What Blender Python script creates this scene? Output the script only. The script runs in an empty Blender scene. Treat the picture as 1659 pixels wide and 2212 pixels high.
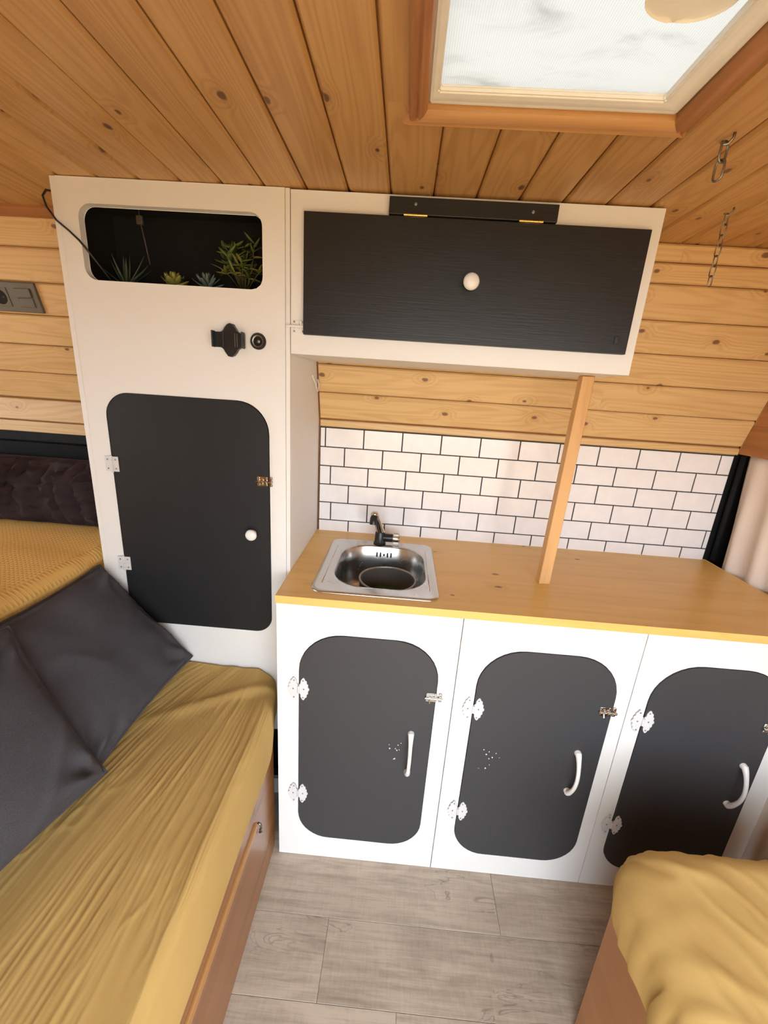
import bpy, bmesh, math, random
from mathutils import Vector, Matrix, noise
from mathutils.geometry import tessellate_polygon

random.seed(7)
SC = bpy.context.scene
COL = SC.collection
PI = math.pi

# ------------------------------------------------------------------ camera
CAM_H = 1.309
F_PX, PITCH, ROLL, YAW = 892.3, 0.2917, -0.0671, -0.03236
def cam_axes():
    cp, sp = math.cos(PITCH), math.sin(PITCH)
    f = Vector((math.sin(YAW) * cp, math.cos(YAW) * cp, -sp))
    r0 = Vector((math.cos(YAW), -math.sin(YAW), 0))
    d0 = f.cross(r0)
    c, s = math.cos(ROLL), math.sin(ROLL)
    return c * r0 + s * d0, -s * r0 + c * d0, f
_r, _d, _f = cam_axes()
cam_data = bpy.data.cameras.new('camera')
cam_data.sensor_fit = 'VERTICAL'
cam_data.sensor_height = 36.0
cam_data.lens = F_PX * 36.0 / 2212.0
cam_data.clip_start = 0.02
cam = bpy.data.objects.new('camera', cam_data)
COL.objects.link(cam)
cam.matrix_world = Matrix(((_r.x, -_d.x, -_f.x, 0), (_r.y, -_d.y, -_f.y, 0), (_r.z, -_d.z, -_f.z, CAM_H), (0, 0, 0, 1)))
SC.camera = cam

# ------------------------------------------------------------------ light
SC.view_settings.view_transform = 'Standard'
SC.view_settings.look = 'None'
SC.view_settings.gamma = 1.0
SC.view_settings.use_curve_mapping = False
SC.view_settings.exposure = 0.68

world = bpy.data.worlds.new('overcast_sky')
SC.world = world
world.use_nodes = True
bg = world.node_tree.nodes['Background']
bg.inputs[0].default_value = (0.84, 0.92, 1.0, 1)
bg.inputs[1].default_value = 5.7
try:
    world.cycles.sampling_method = 'AUTOMATIC'
except Exception:
    pass
SC.cycles.max_bounces = 7
SC.cycles.diffuse_bounces = 5
SC.cycles.glossy_bounces = 3
SC.cycles.use_adaptive_sampling = True
SC.cycles.adaptive_threshold = 0.02
SC.cycles.transparent_max_bounces = 8
SC.cycles.sample_clamp_indirect = 6.0

# the open sliding door behind the camera: x range, z range, at y = DOOR_Y
DOOR_X0, DOOR_X1, DOOR_Z0, DOOR_Z1, DOOR_Y = -0.34, 1.00, 0.02, 1.48, -0.40
SKY_X0, SKY_X1, SKY_Y0, SKY_Y1 = 0.0, 0.333, 0.33, 0.702
CEIL = 1.686

# ------------------------------------------------------------------ helpers
def srgb(r, g, b):
    def c(v):
        v /= 255.0
        return v / 12.92 if v <= 0.04045 else ((v + 0.055) / 1.055) ** 2.4
    return (c(r), c(g), c(b), 1)

W = {}
def link(o, M=None, parent=None):
    COL.objects.link(o)
    M = M or Matrix.Identity(4)
    if parent is not None:
        o.parent = parent
        o.matrix_parent_inverse = W[parent.name].inverted()
    o.matrix_basis = M
    W[o.name] = M.copy()
    return o

def tag(o, label=None, cat=None, group=None, kind=None):
    if label: o['label'] = label
    if cat: o['category'] = cat
    if group: o['group'] = group
    if kind: o['kind'] = kind
    return o

def thing(name, loc, label, cat, group=None):
    o = bpy.data.objects.new(name, None)
    o.empty_display_size = 0.05
    link(o, Matrix.Translation(Vector(loc)))
    return tag(o, label, cat, group)

def mesh(name, bm, mats, smooth=False, angle=None):
    bmesh.ops.recalc_face_normals(bm, faces=bm.faces[:])
    me = bpy.data.meshes.new(name)
    bm.to_mesh(me)
    bm.free()
    if not isinstance(mats, (list, tuple)): mats = [mats]
    for m in mats: me.materials.append(m)
    if smooth:
        me.polygons.foreach_set('use_smooth', [True] * len(me.polygons))
        if angle:
            me.set_sharp_from_angle(angle=math.radians(angle))
    return me

def obj(name, bm, mats, parent=None, M=None, smooth=False, angle=None, label=None):
    me = bm if isinstance(bm, bpy.types.Mesh) else mesh(name, bm, mats, smooth, angle)
    o = bpy.data.objects.new(name, me)
    link(o, M, parent)
    if label: o['label'] = label
    return o

def nb(): return bmesh.new()

def box(x0, x1, y0, y1, z0, z1, bev=0.0, seg=2, bm=None):
    bm = bm or nb()
    vs = [bm.verts.new(p) for p in ((x0, y0, z0), (x1, y0, z0), (x1, y1, z0), (x0, y1, z0), (x0, y0, z1), (x1, y0, z1), (x1, y1, z1), (x0, y1, z1))]
    fs = [bm.faces.new([vs[i] for i in q]) for q in ((0, 3, 2, 1), (4, 5, 6, 7), (0, 1, 5, 4), (1, 2, 6, 5), (2, 3, 7, 6), (3, 0, 4, 7))]
    if bev > 0:
        es = set()
        for f in fs: es.update(f.edges)
        bmesh.ops.bevel(bm, geom=list(es), offset=bev, segments=seg, affect='EDGES', profile=0.6)
    return bm

def rrect(x0, x1, z0, z1, r, n=8):
    if not isinstance(r, (list, tuple)): r = [r] * 4          # bl, br, tr, tl
    out = []
    for (cx, cz, a0, rr) in ((x0 + r[0], z0 + r[0], PI, r[0]), (x1 - r[1], z0 + r[1], 1.5 * PI, r[1]), (x1 - r[2], z1 - r[2], 0, r[2]), (x0 + r[3], z1 - r[3], 0.5 * PI, r[3])):
        if rr <= 1e-6:
            out.append((cx, cz)); continue
        for i in range(n + 1):
            a = a0 + 0.5 * PI * i / n
            out.append((cx + rr * math.cos(a), cz + rr * math.sin(a)))
    return out

def plate(loops, d0, d1, plane='xz', bm=None, bev=0.0):
    """a flat plate with holes: loops[0] outline, others holes, extruded between d0 and d1 along the third axis"""
    bm = bm or nb()
    mp = {'xz': lambda a, b, d: (a, d, b), 'xy': lambda a, b, d: (a, b, d), 'yz': lambda a, b, d: (d, a, b)}[plane]
    flat = [p for l in loops for p in l]
    tris = tessellate_polygon([[Vector((p[0], p[1], 0)) for p in l] for l in loops])
    A = [bm.verts.new(mp(p[0], p[1], d0)) for p in flat]
    B = [bm.verts.new(mp(p[0], p[1], d1)) for p in flat]
    for t in tris:
        try:
            bm.faces.new([A[i] for i in t]); bm.faces.new([B[i] for i in reversed(t)])
        except ValueError: pass
    k = 0
    for l in loops:
        n = len(l)
        for i in range(n):
            a, b = k + i, k + (i + 1) % n
            bm.faces.new((A[a], A[b], B[b], B[a]))
        k += n
    if bev > 0:
        bm.normal_update()
        es = [e for e in bm.edges if len(e.link_faces) == 2 and e.calc_face_angle(0) > 1.2 and abs(e.verts[0].co[{'xz': 1, 'xy': 2, 'yz': 0}[plane]] - e.verts[1].co[{'xz': 1, 'xy': 2, 'yz': 0}[plane]]) < 1e-6]
        bmesh.ops.bevel(bm, geom=es, offset=bev, segments=2, affect='EDGES', profile=0.6)
    return bm

def tube(pts, r, n=10, closed=False, bm=None, flat=1.0, caps=True):
    bm = bm or nb()
    pts = [Vector(p) for p in pts]
    m = len(pts)
    rad = r if isinstance(r, (list, tuple)) else [r] * m
    rings = []
    up = None
    for i, p in enumerate(pts):
        a = pts[(i - 1) % m] if (closed or i > 0) else p
        b = pts[(i + 1) % m] if (closed or i < m - 1) else p
        t = (b - a).normalized()
        if up is None:
            up = Vector((0, 0, 1)) if abs(t.z) < 0.9 else Vector((1, 0, 0))
        s = t.cross(up)
        s = s.normalized() if s.length > 1e-6 else Vector((1, 0, 0))
        up = s.cross(t).normalized()
        rings.append([bm.verts.new(p + rad[i] * (math.cos(2 * PI * k / n) * s + flat * math.sin(2 * PI * k / n) * up)) for k in range(n)])
    for i in range(m if closed else m - 1):
        a, b = rings[i], rings[(i + 1) % m]
        for k in range(n):
            bm.faces.new((a[k], a[(k + 1) % n], b[(k + 1) % n], b[k]))
    if caps and not closed:
        bm.faces.new(rings[0][::-1]); bm.faces.new(rings[-1])
    return bm

def lathe(prof, c, axis='z', n=24, bm=None, caps=True):
    """prof: list of (radius, height) from bottom to top along axis"""
    bm = bm or nb()
    c = Vector(c)
    def P(r, h, a):
        u, v = r * math.cos(a), r * math.sin(a)
        return c + Vector({'z': (u, v, h), 'y': (u, h, v), 'x': (h, u, v)}[axis])
    rings = []
    for r, h in prof:
        if r < 1e-6: rings.append([bm.verts.new(P(0, h, 0))])
        else: rings.append([bm.verts.new(P(r, h, 2 * PI * k / n)) for k in range(n)])
    for a, b in zip(rings, rings[1:]):
        for k in range(n):
            k2 = (k + 1) % n
            if len(a) == 1 and len(b) == 1: continue
            if len(a) == 1: bm.faces.new((a[0], b[k], b[k2]))
            elif len(b) == 1: bm.faces.new((a[k], a[k2], b[0]))
            else: bm.faces.new((a[k], a[k2], b[k2], b[k]))
    if caps and len(rings[0]) > 1: bm.faces.new(rings[0][::-1])
    if caps and len(rings[-1]) > 1: bm.faces.new(rings[-1])
    return bm

def grid(fn, nu, nv, bm=None, wrap_u=False):
    bm = bm or nb()
    V = [[bm.verts.new(fn(i / nu, j / nv)) for j in range(nv + 1)] for i in range(nu + (0 if wrap_u else 1))]
    N = len(V)
    for i in range(nu if wrap_u else nu):
        for j in range(nv):
            bm.faces.new((V[i % N][j], V[(i + 1) % N][j], V[(i + 1) % N][j + 1], V[i % N][j + 1]))
    return bm

def sst(a, b, x):
    t = max(0.0, min(1.0, (x - a) / (b - a)))
    return t * t * (3 - 2 * t)

def nz(x, y=0.0, z=0.0): return noise.noise(Vector((x, y, z)))

# ------------------------------------------------------------------ materials
class NT:
    def __init__(self, name):
        self.m = bpy.data.materials.new(name)
        self.m.use_nodes = True
        self.t = self.m.node_tree
        self.b = self.t.nodes['Principled BSDF']
    def n(self, kind, **kw):
        o = self.t.nodes.new(kind)
        for k, v in kw.items():
            if isinstance(v, bpy.types.NodeSocket): self.t.links.new(v, o.inputs[k])
            elif k in o.inputs and not hasattr(o, k): o.inputs[k].default_value = v
            else: setattr(o, k, v)
        return o
    def l(self, a, b): self.t.links.new(a, b)
    def math(self, op, a, b=None, c=None, clamp=False):
        o = self.t.nodes.new('ShaderNodeMath'); o.operation = op; o.use_clamp = clamp
        for i, v in enumerate((a, b, c)):
            if v is None: continue
            if isinstance(v, bpy.types.NodeSocket): self.l(v, o.inputs[i])
            else: o.inputs[i].default_value = v
        return o.outputs[0]
    def coord(self, rnd=True, scale=(1, 1, 1)):
        tc = self.t.nodes.new('ShaderNodeTexCoord').outputs['Object']
        if rnd:
            oi = self.t.nodes.new('ShaderNodeObjectInfo').outputs['Random']
            cb = self.t.nodes.new('ShaderNodeCombineXYZ')
            for i, k in enumerate((37.0, 61.0, 17.0)): self.l(self.math('MULTIPLY', oi, k), cb.inputs[i])
            ad = self.t.nodes.new('ShaderNodeVectorMath'); ad.operation = 'ADD'
            self.l(tc, ad.inputs[0]); self.l(cb.outputs[0], ad.inputs[1]); tc = ad.outputs[0]
        return self.scale(tc, scale)
    def scale(self, v, s):
        if tuple(s) == (1, 1, 1): return v
        o = self.t.nodes.new('ShaderNodeVectorMath'); o.operation = 'MULTIPLY'
        self.l(v, o.inputs[0]); o.inputs[1].default_value = s
        return o.outputs[0]
    def noise(self, v, scale=1.0, detail=3.0, rough=0.55, dist=0.0):
        o = self.t.nodes.new('ShaderNodeTexNoise')
        self.l(v, o.inputs['Vector'])
        o.inputs['Scale'].default_value = scale; o.inputs['Detail'].default_value = detail
        o.inputs['Roughness'].default_value = rough; o.inputs['Distortion'].default_value = dist
        return o.outputs['Fac']
    def ramp(self, v, a, b):
        o = self.t.nodes.new('ShaderNodeMapRange')
        self.l(v, o.inputs[0]); o.inputs[1].default_value = a; o.inputs[2].default_value = b
        o.interpolation_type = 'SMOOTHSTEP'
        return o.outputs[0]
    def mix(self, f, a, b):
        o = self.t.nodes.new('ShaderNodeMix'); o.data_type = 'RGBA'
        for i, v in ((0, f), (6, a), (7, b)):
            if isinstance(v, bpy.types.NodeSocket): self.l(v, o.inputs[i])
            else: o.inputs[i].default_value = v
        return o.outputs[2]
    def bump(self, h, strength=0.3, dist=0.002):
        o = self.t.nodes.new('ShaderNodeBump')
        o.inputs['Strength'].default_value = strength; o.inputs['Distance'].default_value = dist
        self.l(h, o.inputs['Height'])
        self.l(o.outputs[0], self.b.inputs['Normal'])
    def col(self, c):
        if isinstance(c, bpy.types.NodeSocket): self.l(c, self.b.inputs['Base Color'])
        else: self.b.inputs['Base Color'].default_value = c
    def rough(self, r):
        if isinstance(r, bpy.types.NodeSocket): self.l(r, self.b.inputs['Roughness'])
        else: self.b.inputs['Roughness'].default_value = r

def wood(name, light, dark, knot, axis=0, rough=0.45, knots=1.0, rnd=True, ring=10.0, tint=0.25, plane=(0, 1), grain=1.0):
    """pine board: grain along local axis, knots in the plane of the board face"""
    m = NT(name)
    p = m.coord(rnd)
    oi = m.t.nodes.new('ShaderNodeObjectInfo').outputs['Random']
    s1 = [9.0] * 3; s1[axis] = 0.7
    s2 = [300.0] * 3; s2[axis] = 5.0
    s3 = [30.0] * 3; s3[axis] = 1.2
    # knots: scattered points in the face plane, stretched a little along the grain
    sep = m.t.nodes.new('ShaderNodeSeparateXYZ'); m.l(p, sep.inputs[0])
    cb = m.t.nodes.new('ShaderNodeCombineXYZ')
    other = [i for i in plane if i != axis][0]
    m.l(m.math('MULTIPLY', sep.outputs[axis], 6.5), cb.inputs[0])
    m.l(m.math('MULTIPLY', sep.outputs[other], 11.0), cb.inputs[1])
    vo = m.t.nodes.new('ShaderNodeTexVoronoi'); vo.voronoi_dimensions = '2D'
    m.l(cb.outputs[0], vo.inputs['Vector']); vo.inputs['Scale'].default_value = 1.0; vo.inputs['Randomness'].default_value = 1.0
    wn = m.noise(p, 60.0, 2.0)
    dist = m.math('ADD', vo.outputs['Distance'], m.math('MULTIPLY', m.math('SUBTRACT', wn, 0.5), 0.06))
    csep = m.t.nodes.new('ShaderNodeSeparateColor'); m.l(vo.outputs['Color'], csep.inputs[0])
    pick = m.math('GREATER_THAN', csep.outputs[0], 1.0 - 0.62 * knots)
    size = m.math('MULTIPLY_ADD', csep.outputs[1], 0.055, 0.035)
    kmask = m.math('MULTIPLY', m.math('SUBTRACT', 1.0, m.math('SMOOTH_MIN', m.math('DIVIDE', dist, size), 1.0, 0.3), clamp=True), pick)
    kmask = m.ramp(kmask, 0.03, 0.5)
    halo = m.math('MULTIPLY', m.ramp(dist, 0.30, 0.03), pick)
    # long growth rings that bend round the knots
    low = m.noise(m.scale(p, s1), 1.0, 2.0, 0.5)
    low = m.math('ADD', low, m.math('MULTIPLY', halo, 0.10))
    rings = m.math('SINE', m.math('MULTIPLY', low, ring * 6.0))
    rings = m.ramp(rings, -0.6, 1.0)
    fine = m.noise(m.scale(p, s2), 1.0, 2.0, 0.6)
    mid = m.noise(m.scale(p, s3), 1.0, 2.0, 0.6)
    f = m.math('ADD', m.math('MULTIPLY', rings, 0.32 * grain), m.math('MULTIPLY', m.math('SUBTRACT', fine, 0.35), 0.75 * grain))
    f = m.math('ADD', f, m.math('MULTIPLY', m.math('SUBTRACT', mid, 0.5), 0.9 * grain))
    f = m.math('ADD', f, m.math('MULTIPLY', m.math('SUBTRACT', oi, 0.5), tint))
    f = m.math('ADD', f, m.math('MULTIPLY', halo, 0.22), clamp=True)
    c = m.mix(f, light, dark)
    c = m.mix(m.math('MULTIPLY', kmask, 0.85), c, knot)
    m.col(c)
    m.rough(rough)
    m.bump(fine, 0.12, 0.0006)
    return m.m

def paint(name, c, rough=0.5, streak=0.0, axis=0, c2=None, spec=0.5, bump=0.15, sc=220.0):
    m = NT(name)
    p = m.coord(True)
    s = [sc] * 3; s[axis] = sc / 25.0
    fine = m.noise(m.scale(p, s), 1.0, 3.0, 0.6)
    broad = m.noise(p, 5.0, 3.0)
    c2 = c2 or tuple(v * 0.93 for v in c[:3]) + (1,)
    m.col(m.mix(m.math('ADD', m.math('MULTIPLY', broad, 0.6), m.math('MULTIPLY', fine, streak)), c, c2))
    m.rough(m.math('MULTIPLY_ADD', fine, 0.18 * (1 if streak else 0.4), rough - 0.06))
    m.b.inputs['Specular IOR Level'].default_value = spec
    m.bump(fine, bump, 0.0008)
    return m.m

def plain(name, c, rough=0.5, metal=0.0, spec=0.5, bump=0.0, bs=400.0):
    m = NT(name)
    p = m.coord(True)
    f = m.noise(p, 30.0, 3.0)
    m.col(m.mix(f, c, tuple(v * 0.86 for v in c[:3]) + (1,)))
    m.rough(m.math('MULTIPLY_ADD', f, 0.10, max(0.02, rough - 0.05)))
    m.b.inputs['Metallic'].default_value = metal
    m.b.inputs['Specular IOR Level'].default_value = spec
    if bump: m.bump(m.noise(p, bs, 2.0), bump, 0.0006)
    return m.m

def fabric(name, c, c2, weave=900.0, rough=0.9, bump=0.35, sheen=0.2, blot=6.0):
    m = NT(name)
    p = m.coord(True)
    n1 = m.noise(p, weave, 2.0, 0.6)
    n2 = m.noise(p, blot, 4.0, 0.6)
    f = m.math('ADD', m.math('MULTIPLY', n2, 0.5), m.math('MULTIPLY', n1, 0.5))
    m.col(m.mix(m.ramp(f, 0.3, 0.7), c, c2))
    m.rough(rough)
    m.b.inputs['Specular IOR Level'].default_value = 0.15
    m.b.inputs['Sheen Weight'].default_value = sheen
    m.b.inputs['Sheen Tint'].default_value = c
    m.b.inputs['Sheen Roughness'].default_value = 0.5
    m.bump(n1, bump, 0.0012)
    return m.m

def waffle(name, c, c2, cell=0.011):
    m = NT(name)
    p = m.coord(False)
    nn = m.noise(p, 4.0, 3.0)
    sep = m.t.nodes.new('ShaderNodeSeparateXYZ'); m.l(p, sep.inputs[0])
    k = 2 * PI / cell
    a = m.math('SINE', m.math('MULTIPLY', sep.outputs[1], k))
    b = m.math('SINE', m.math('MULTIPLY', m.math('ADD', sep.outputs[0], sep.outputs[2]), k))
    g = m.math('MAXIMUM', a, b)
    f = m.math('MULTIPLY', m.math('ADD', g, 1.0), 0.5)
    m.col(m.mix(m.math('ADD', m.math('MULTIPLY', f, 0.35), m.math('MULTIPLY', nn, 0.5)), c2, c))
    m.rough(0.95)
    m.b.inputs['Specular IOR Level'].default_value = 0.1
    m.b.inputs['Sheen Weight'].default_value = 0.2
    m.b.inputs['Sheen Tint'].default_value = c
    m.bump(f, 0.55, 0.0022)
    return m.m

def rustic_floor():
    m = NT('rustic_grey_oak_vinyl')
    p = m.coord(True)
    oi = m.t.nodes.new('ShaderNodeObjectInfo').outputs['Random']
    blot = m.noise(m.scale(p, (5.0, 9.0, 1.0)), 1.0, 5.0, 0.65, 0.6)
    streak = m.noise(m.scale(p, (4.0, 70.0, 1.0)), 1.0, 4.0, 0.65, 0.4)
    fine = m.noise(m.scale(p, (14.0, 330.0, 1.0)), 1.0, 2.0, 0.6)
    cross = m.noise(m.scale(p, (240.0, 30.0, 1.0)), 1.0, 2.0, 0.6)
    f = m.math('ADD', m.math('MULTIPLY', m.math('SUBTRACT', blot, 0.36), 1.3), m.math('MULTIPLY', m.math('SUBTRACT', streak, 0.45), 1.25))
    f = m.math('ADD', f, m.math('MULTIPLY', m.math('SUBTRACT', fine, 0.45), 0.55))
    f = m.math('ADD', f, m.math('MULTIPLY', m.math('SUBTRACT', cross, 0.5), 0.35))
    f = m.math('ADD', f, m.math('MULTIPLY', m.math('SUBTRACT', oi, 0.5), 0.25), clamp=True)
    c = m.mix(f, (0.49, 0.41, 0.325, 1), (0.19, 0.145, 0.105, 1))
    # dark checks and swirls of the print
    sw = m.noise(m.scale(p, (3.2, 13.0, 1.0)), 1.0, 3.0, 0.55, 1.6)
    line = m.ramp(m.math('ABSOLUTE', m.math('SUBTRACT', sw, 0.56)), 0.014, 0.0)
    gate = m.ramp(m.noise(m.scale(p, (3.5, 6.0, 1.0)), 1.0, 2.0), 0.50, 0.66)
    c = m.mix(m.math('MULTIPLY', m.math('MULTIPLY', line, gate), 0.5), c, (0.10, 0.075, 0.052, 1))
    m.col(c); m.rough(0.42)
    m.bump(fine, 0.12, 0.0006)
    return m.m

M = {}
M['ceil_wood'] = wood('honey_pine', (0.52, 0.295, 0.105, 1), (0.34, 0.158, 0.042, 1), (0.085, 0.028, 0.012, 1), rough=0.42, knots=0.8, tint=0.3, ring=24.0)
M['wall_wood'] = wood('pale_pine', (0.66, 0.44, 0.20, 1), (0.48, 0.275, 0.095, 1), (0.12, 0.045, 0.02, 1), rough=0.45, knots=0.9, tint=0.2, plane=(0, 1), ring=22.0)
M['trim_wood'] = wood('trim_pine', (0.50, 0.26, 0.095, 1), (0.31, 0.135, 0.04, 1), (0.09, 0.03, 0.012, 1), rough=0.35, knots=0.4, tint=0.2)
M['red_wood'] = wood('reddish_pine', (0.40, 0.17, 0.055, 1), (0.24, 0.085, 0.025, 1), (0.08, 0.025, 0.01, 1), rough=0.4, knots=0.3, tint=0.2)
M['top_wood'] = wood('oiled_pine_worktop', (0.72, 0.45, 0.135, 1), (0.56, 0.31, 0.075, 1), (0.13, 0.05, 0.02, 1), rough=0.36, knots=0.45, rnd=False, ring=6.0, grain=0.8)
M['bench_wood'] = wood('varnished_plywood', (0.30, 0.125, 0.042, 1), (0.20, 0.075, 0.024, 1), (0.1, 0.035, 0.012, 1), axis=1, plane=(1, 2), rough=0.27, knots=0.0, tint=0.1, ring=4.0)
M['bench_wood2'] = wood('varnished_plywood_warm', (0.33, 0.145, 0.048, 1), (0.235, 0.09, 0.028, 1), (0.1, 0.035, 0.012, 1), axis=1, plane=(1, 2), rough=0.3, knots=0.0, tint=0.1, ring=3.0)
M['rail_wood'] = wood('rail_oak', (0.44, 0.215, 0.07, 1), (0.27, 0.115, 0.035, 1), (0.1, 0.035, 0.012, 1), axis=1, plane=(1, 2), rough=0.35, knots=0.0, tint=0.1, ring=8.0)
M['post_wood'] = wood('planed_lath', (0.60, 0.33, 0.115, 1), (0.42, 0.20, 0.06, 1), (0.2, 0.08, 0.03, 1), axis=2, plane=(0, 2), rough=0.5, knots=0.0, ring=5.0)
M['floor_wood'] = rustic_floor()
M['white'] = paint('white_paint', (0.745, 0.735, 0.71, 1), 0.5, 0.1, axis=2)
M['white_plastic'] = plain('white_plastic', (0.80, 0.79, 0.76, 1), 0.3)
M['hinge_white'] = plain('hinge_white_lacquer', (0.655, 0.65, 0.655, 1), 0.35)
M['cream_plastic'] = plain('cream_plastic', (0.76, 0.73, 0.65, 1), 0.35)
M['black'] = paint('black_chalk_paint', (0.008, 0.008, 0.0085, 1), 0.36, 0.5, axis=0, c2=(0.016, 0.016, 0.0165, 1), bump=0.35, sc=300, spec=0.4)
M['black_v'] = paint('black_chalk_paint_vertical', (0.011, 0.0115, 0.0125, 1), 0.45, 0.4, axis=2, c2=(0.018, 0.0185, 0.020, 1), bump=0.2, sc=300, spec=0.32)
M['black_lit'] = paint('black_lacquer_lit', (0.031, 0.032, 0.035, 1), 0.5, 0.2, axis=2, c2=(0.038, 0.039, 0.043, 1), bump=0.05, sc=300)  # black of the lower doors, lifted to stand in for stronger light there
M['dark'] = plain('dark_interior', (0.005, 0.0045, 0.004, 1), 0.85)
M['black_plastic'] = plain('black_plastic', (0.012, 0.012, 0.013, 1), 0.35)
M['rubber'] = plain('black_rubber', (0.009, 0.009, 0.009, 1), 0.7, 0.0, 0.12)
M['grey_plastic'] = plain('graphite_plastic', (0.10, 0.085, 0.072, 1), 0.4)
M['steel'] = plain('stainless_steel', (0.62, 0.61, 0.59, 1), 0.26, 1.0)
M['steel_in'] = plain('brushed_steel', (0.50, 0.485, 0.46, 1), 0.34, 1.0)
M['chrome'] = plain('chrome', (0.72, 0.70, 0.67, 1), 0.12, 1.0)
M['brass'] = plain('brass', (0.72, 0.48, 0.16, 1), 0.25, 1.0)
M['zinc'] = plain('zinc', (0.30, 0.28, 0.24, 1), 0.4, 1.0)
M['screw'] = plain('screw_steel', (0.30, 0.30, 0.30, 1), 0.35, 0.8)
M['tile'] = plain('white_tile', (0.86, 0.835, 0.83, 1), 0.16)
M['grout'] = plain('dark_grout', (0.035, 0.036, 0.042, 1), 0.8)
M['mustard'] = fabric('mustard_cotton', (0.52, 0.35, 0.125, 1), (0.46, 0.30, 0.10, 1), 1400.0, bump=0.15)
M['waffle'] = waffle('mustard_waffle', (0.80, 0.50, 0.165, 1), (0.60, 0.345, 0.09, 1))
M['charcoal'] = fabric('charcoal_linen', (0.052, 0.051, 0.058, 1), (0.078, 0.075, 0.083, 1), 520.0, bump=0.6, sheen=0.3)
M['aubergine'] = fabric('dark_plum_velvet', (0.030, 0.020, 0.022, 1), (0.046, 0.031, 0.033, 1), 600.0, bump=0.3, sheen=0.4)
M['curtain'] = fabric('beige_curtain', (0.74, 0.63, 0.54, 1), (0.68, 0.57, 0.48, 1), 1500.0, bump=0.15)
M['pot_dark'] = plain('nonstick_coating', (0.13, 0.125, 0.115, 1), 0.32)
M['pot_rim'] = plain('pan_rim', (0.36, 0.34, 0.30, 1), 0.3, 0.7)
M['liquid_reflection'] = plain('green_liquid_reflection', (0.07, 0.15, 0.06, 1), 0.1)  # greenish reflection at the pot base, put into the liquid's colour
M['terracotta'] = plain('dark_plant_pot', (0.02, 0.018, 0.016, 1), 0.6)
M['leaf_aloe'] = plain('aloe_leaf', (0.05, 0.085, 0.045, 1), 0.5)
M['leaf_yellow'] = plain('yellow_green_leaf', (0.26, 0.27, 0.05, 1), 0.45)
M['leaf_blue'] = plain('blue_green_leaf', (0.13, 0.19, 0.15, 1), 0.45)
M['leaf_bush'] = plain('bush_leaf', (0.10, 0.13, 0.022, 1), 0.45)
M['leaf_bush2'] = plain('bush_leaf_yellow', (0.20, 0.17, 0.03, 1), 0.45)
M['stem'] = plain('plant_stem', (0.10, 0.09, 0.03, 1), 0.6)
M['ground'] = plain('warm_bounce_ground', (0.56, 0.37, 0.185, 1), 0.85)  # unseen ground, coloured warm so its bounce tints the upper cupboards
M['ext'] = plain('outer_shell', (0.25, 0.24, 0.22, 1), 0.6)
M['string'] = plain('white_string', (0.8, 0.78, 0.72, 1), 0.8)

def blind_mat():
    m = NT('pleated_blind_cloth')
    p = m.coord(False)
    sep = m.t.nodes.new('ShaderNodeSeparateXYZ'); m.l(p, sep.inputs[0])
    st = m.math('MULTIPLY_ADD', m.math('SINE', m.math('MULTIPLY', sep.outputs[0], 2 * PI / 0.0028)), 0.5, 0.5)
    fold = m.noise(m.scale(p, (7.0, 18.0, 1.0)), 1.0, 4.0, 0.6, 0.5)
    c = m.mix(m.math('MULTIPLY', st, 0.35), (0.172, 0.152, 0.127, 1), (0.112, 0.10, 0.083, 1))
    c = m.mix(m.ramp(fold, 0.48, 0.95), c, (0.062, 0.053, 0.041, 1))
    tr = m.t.nodes.new('ShaderNodeBsdfTranslucent')
    m.l(c, tr.inputs[0])
    m.col(c); m.rough(0.9)
    mx = m.t.nodes.new('ShaderNodeMixShader'); mx.inputs[0].default_value = 0.95
    m.l(m.b.outputs[0], mx.inputs[1]); m.l(tr.outputs[0], mx.inputs[2])
    m.l(mx.outputs[0], m.t.nodes['Material Output'].inputs['Surface'])
    return m.m
M['blind'] = blind_mat()

def clear_mat():
    m = NT('clear_acrylic')
    tr = m.t.nodes.new('ShaderNodeBsdfTransparent'); tr.inputs[0].default_value = (0.93, 0.95, 0.96, 1)
    gl = m.t.nodes.new('ShaderNodeBsdfGlossy'); gl.inputs['Roughness'].default_value = 0.05
    mx = m.t.nodes.new('ShaderNodeMixShader'); mx.inputs[0].default_value = 0.06
    m.l(tr.outputs[0], mx.inputs[1]); m.l(gl.outputs[0], mx.inputs[2])
    m.l(mx.outputs[0], m.t.nodes['Material Output'].inputs['Surface'])
    return m.m
M['clear'] = clear_mat()
# ================================================================== setting
LX, RX = -2.0, 1.10          # inner ends of the van
FY = DOOR_Y                  # inner face of the door-side wall
# wall profile on the kitchen side: upright to z = 1.2, leaning inwards above
LEAN_Y, LEAN_Z, LEAN_K = 1.320, 1.200, 0.32
def lean_y(z): return LEAN_Y - LEAN_K * max(0.0, z - LEAN_Z)
SL = math.sqrt(1 + LEAN_K ** 2)

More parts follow.
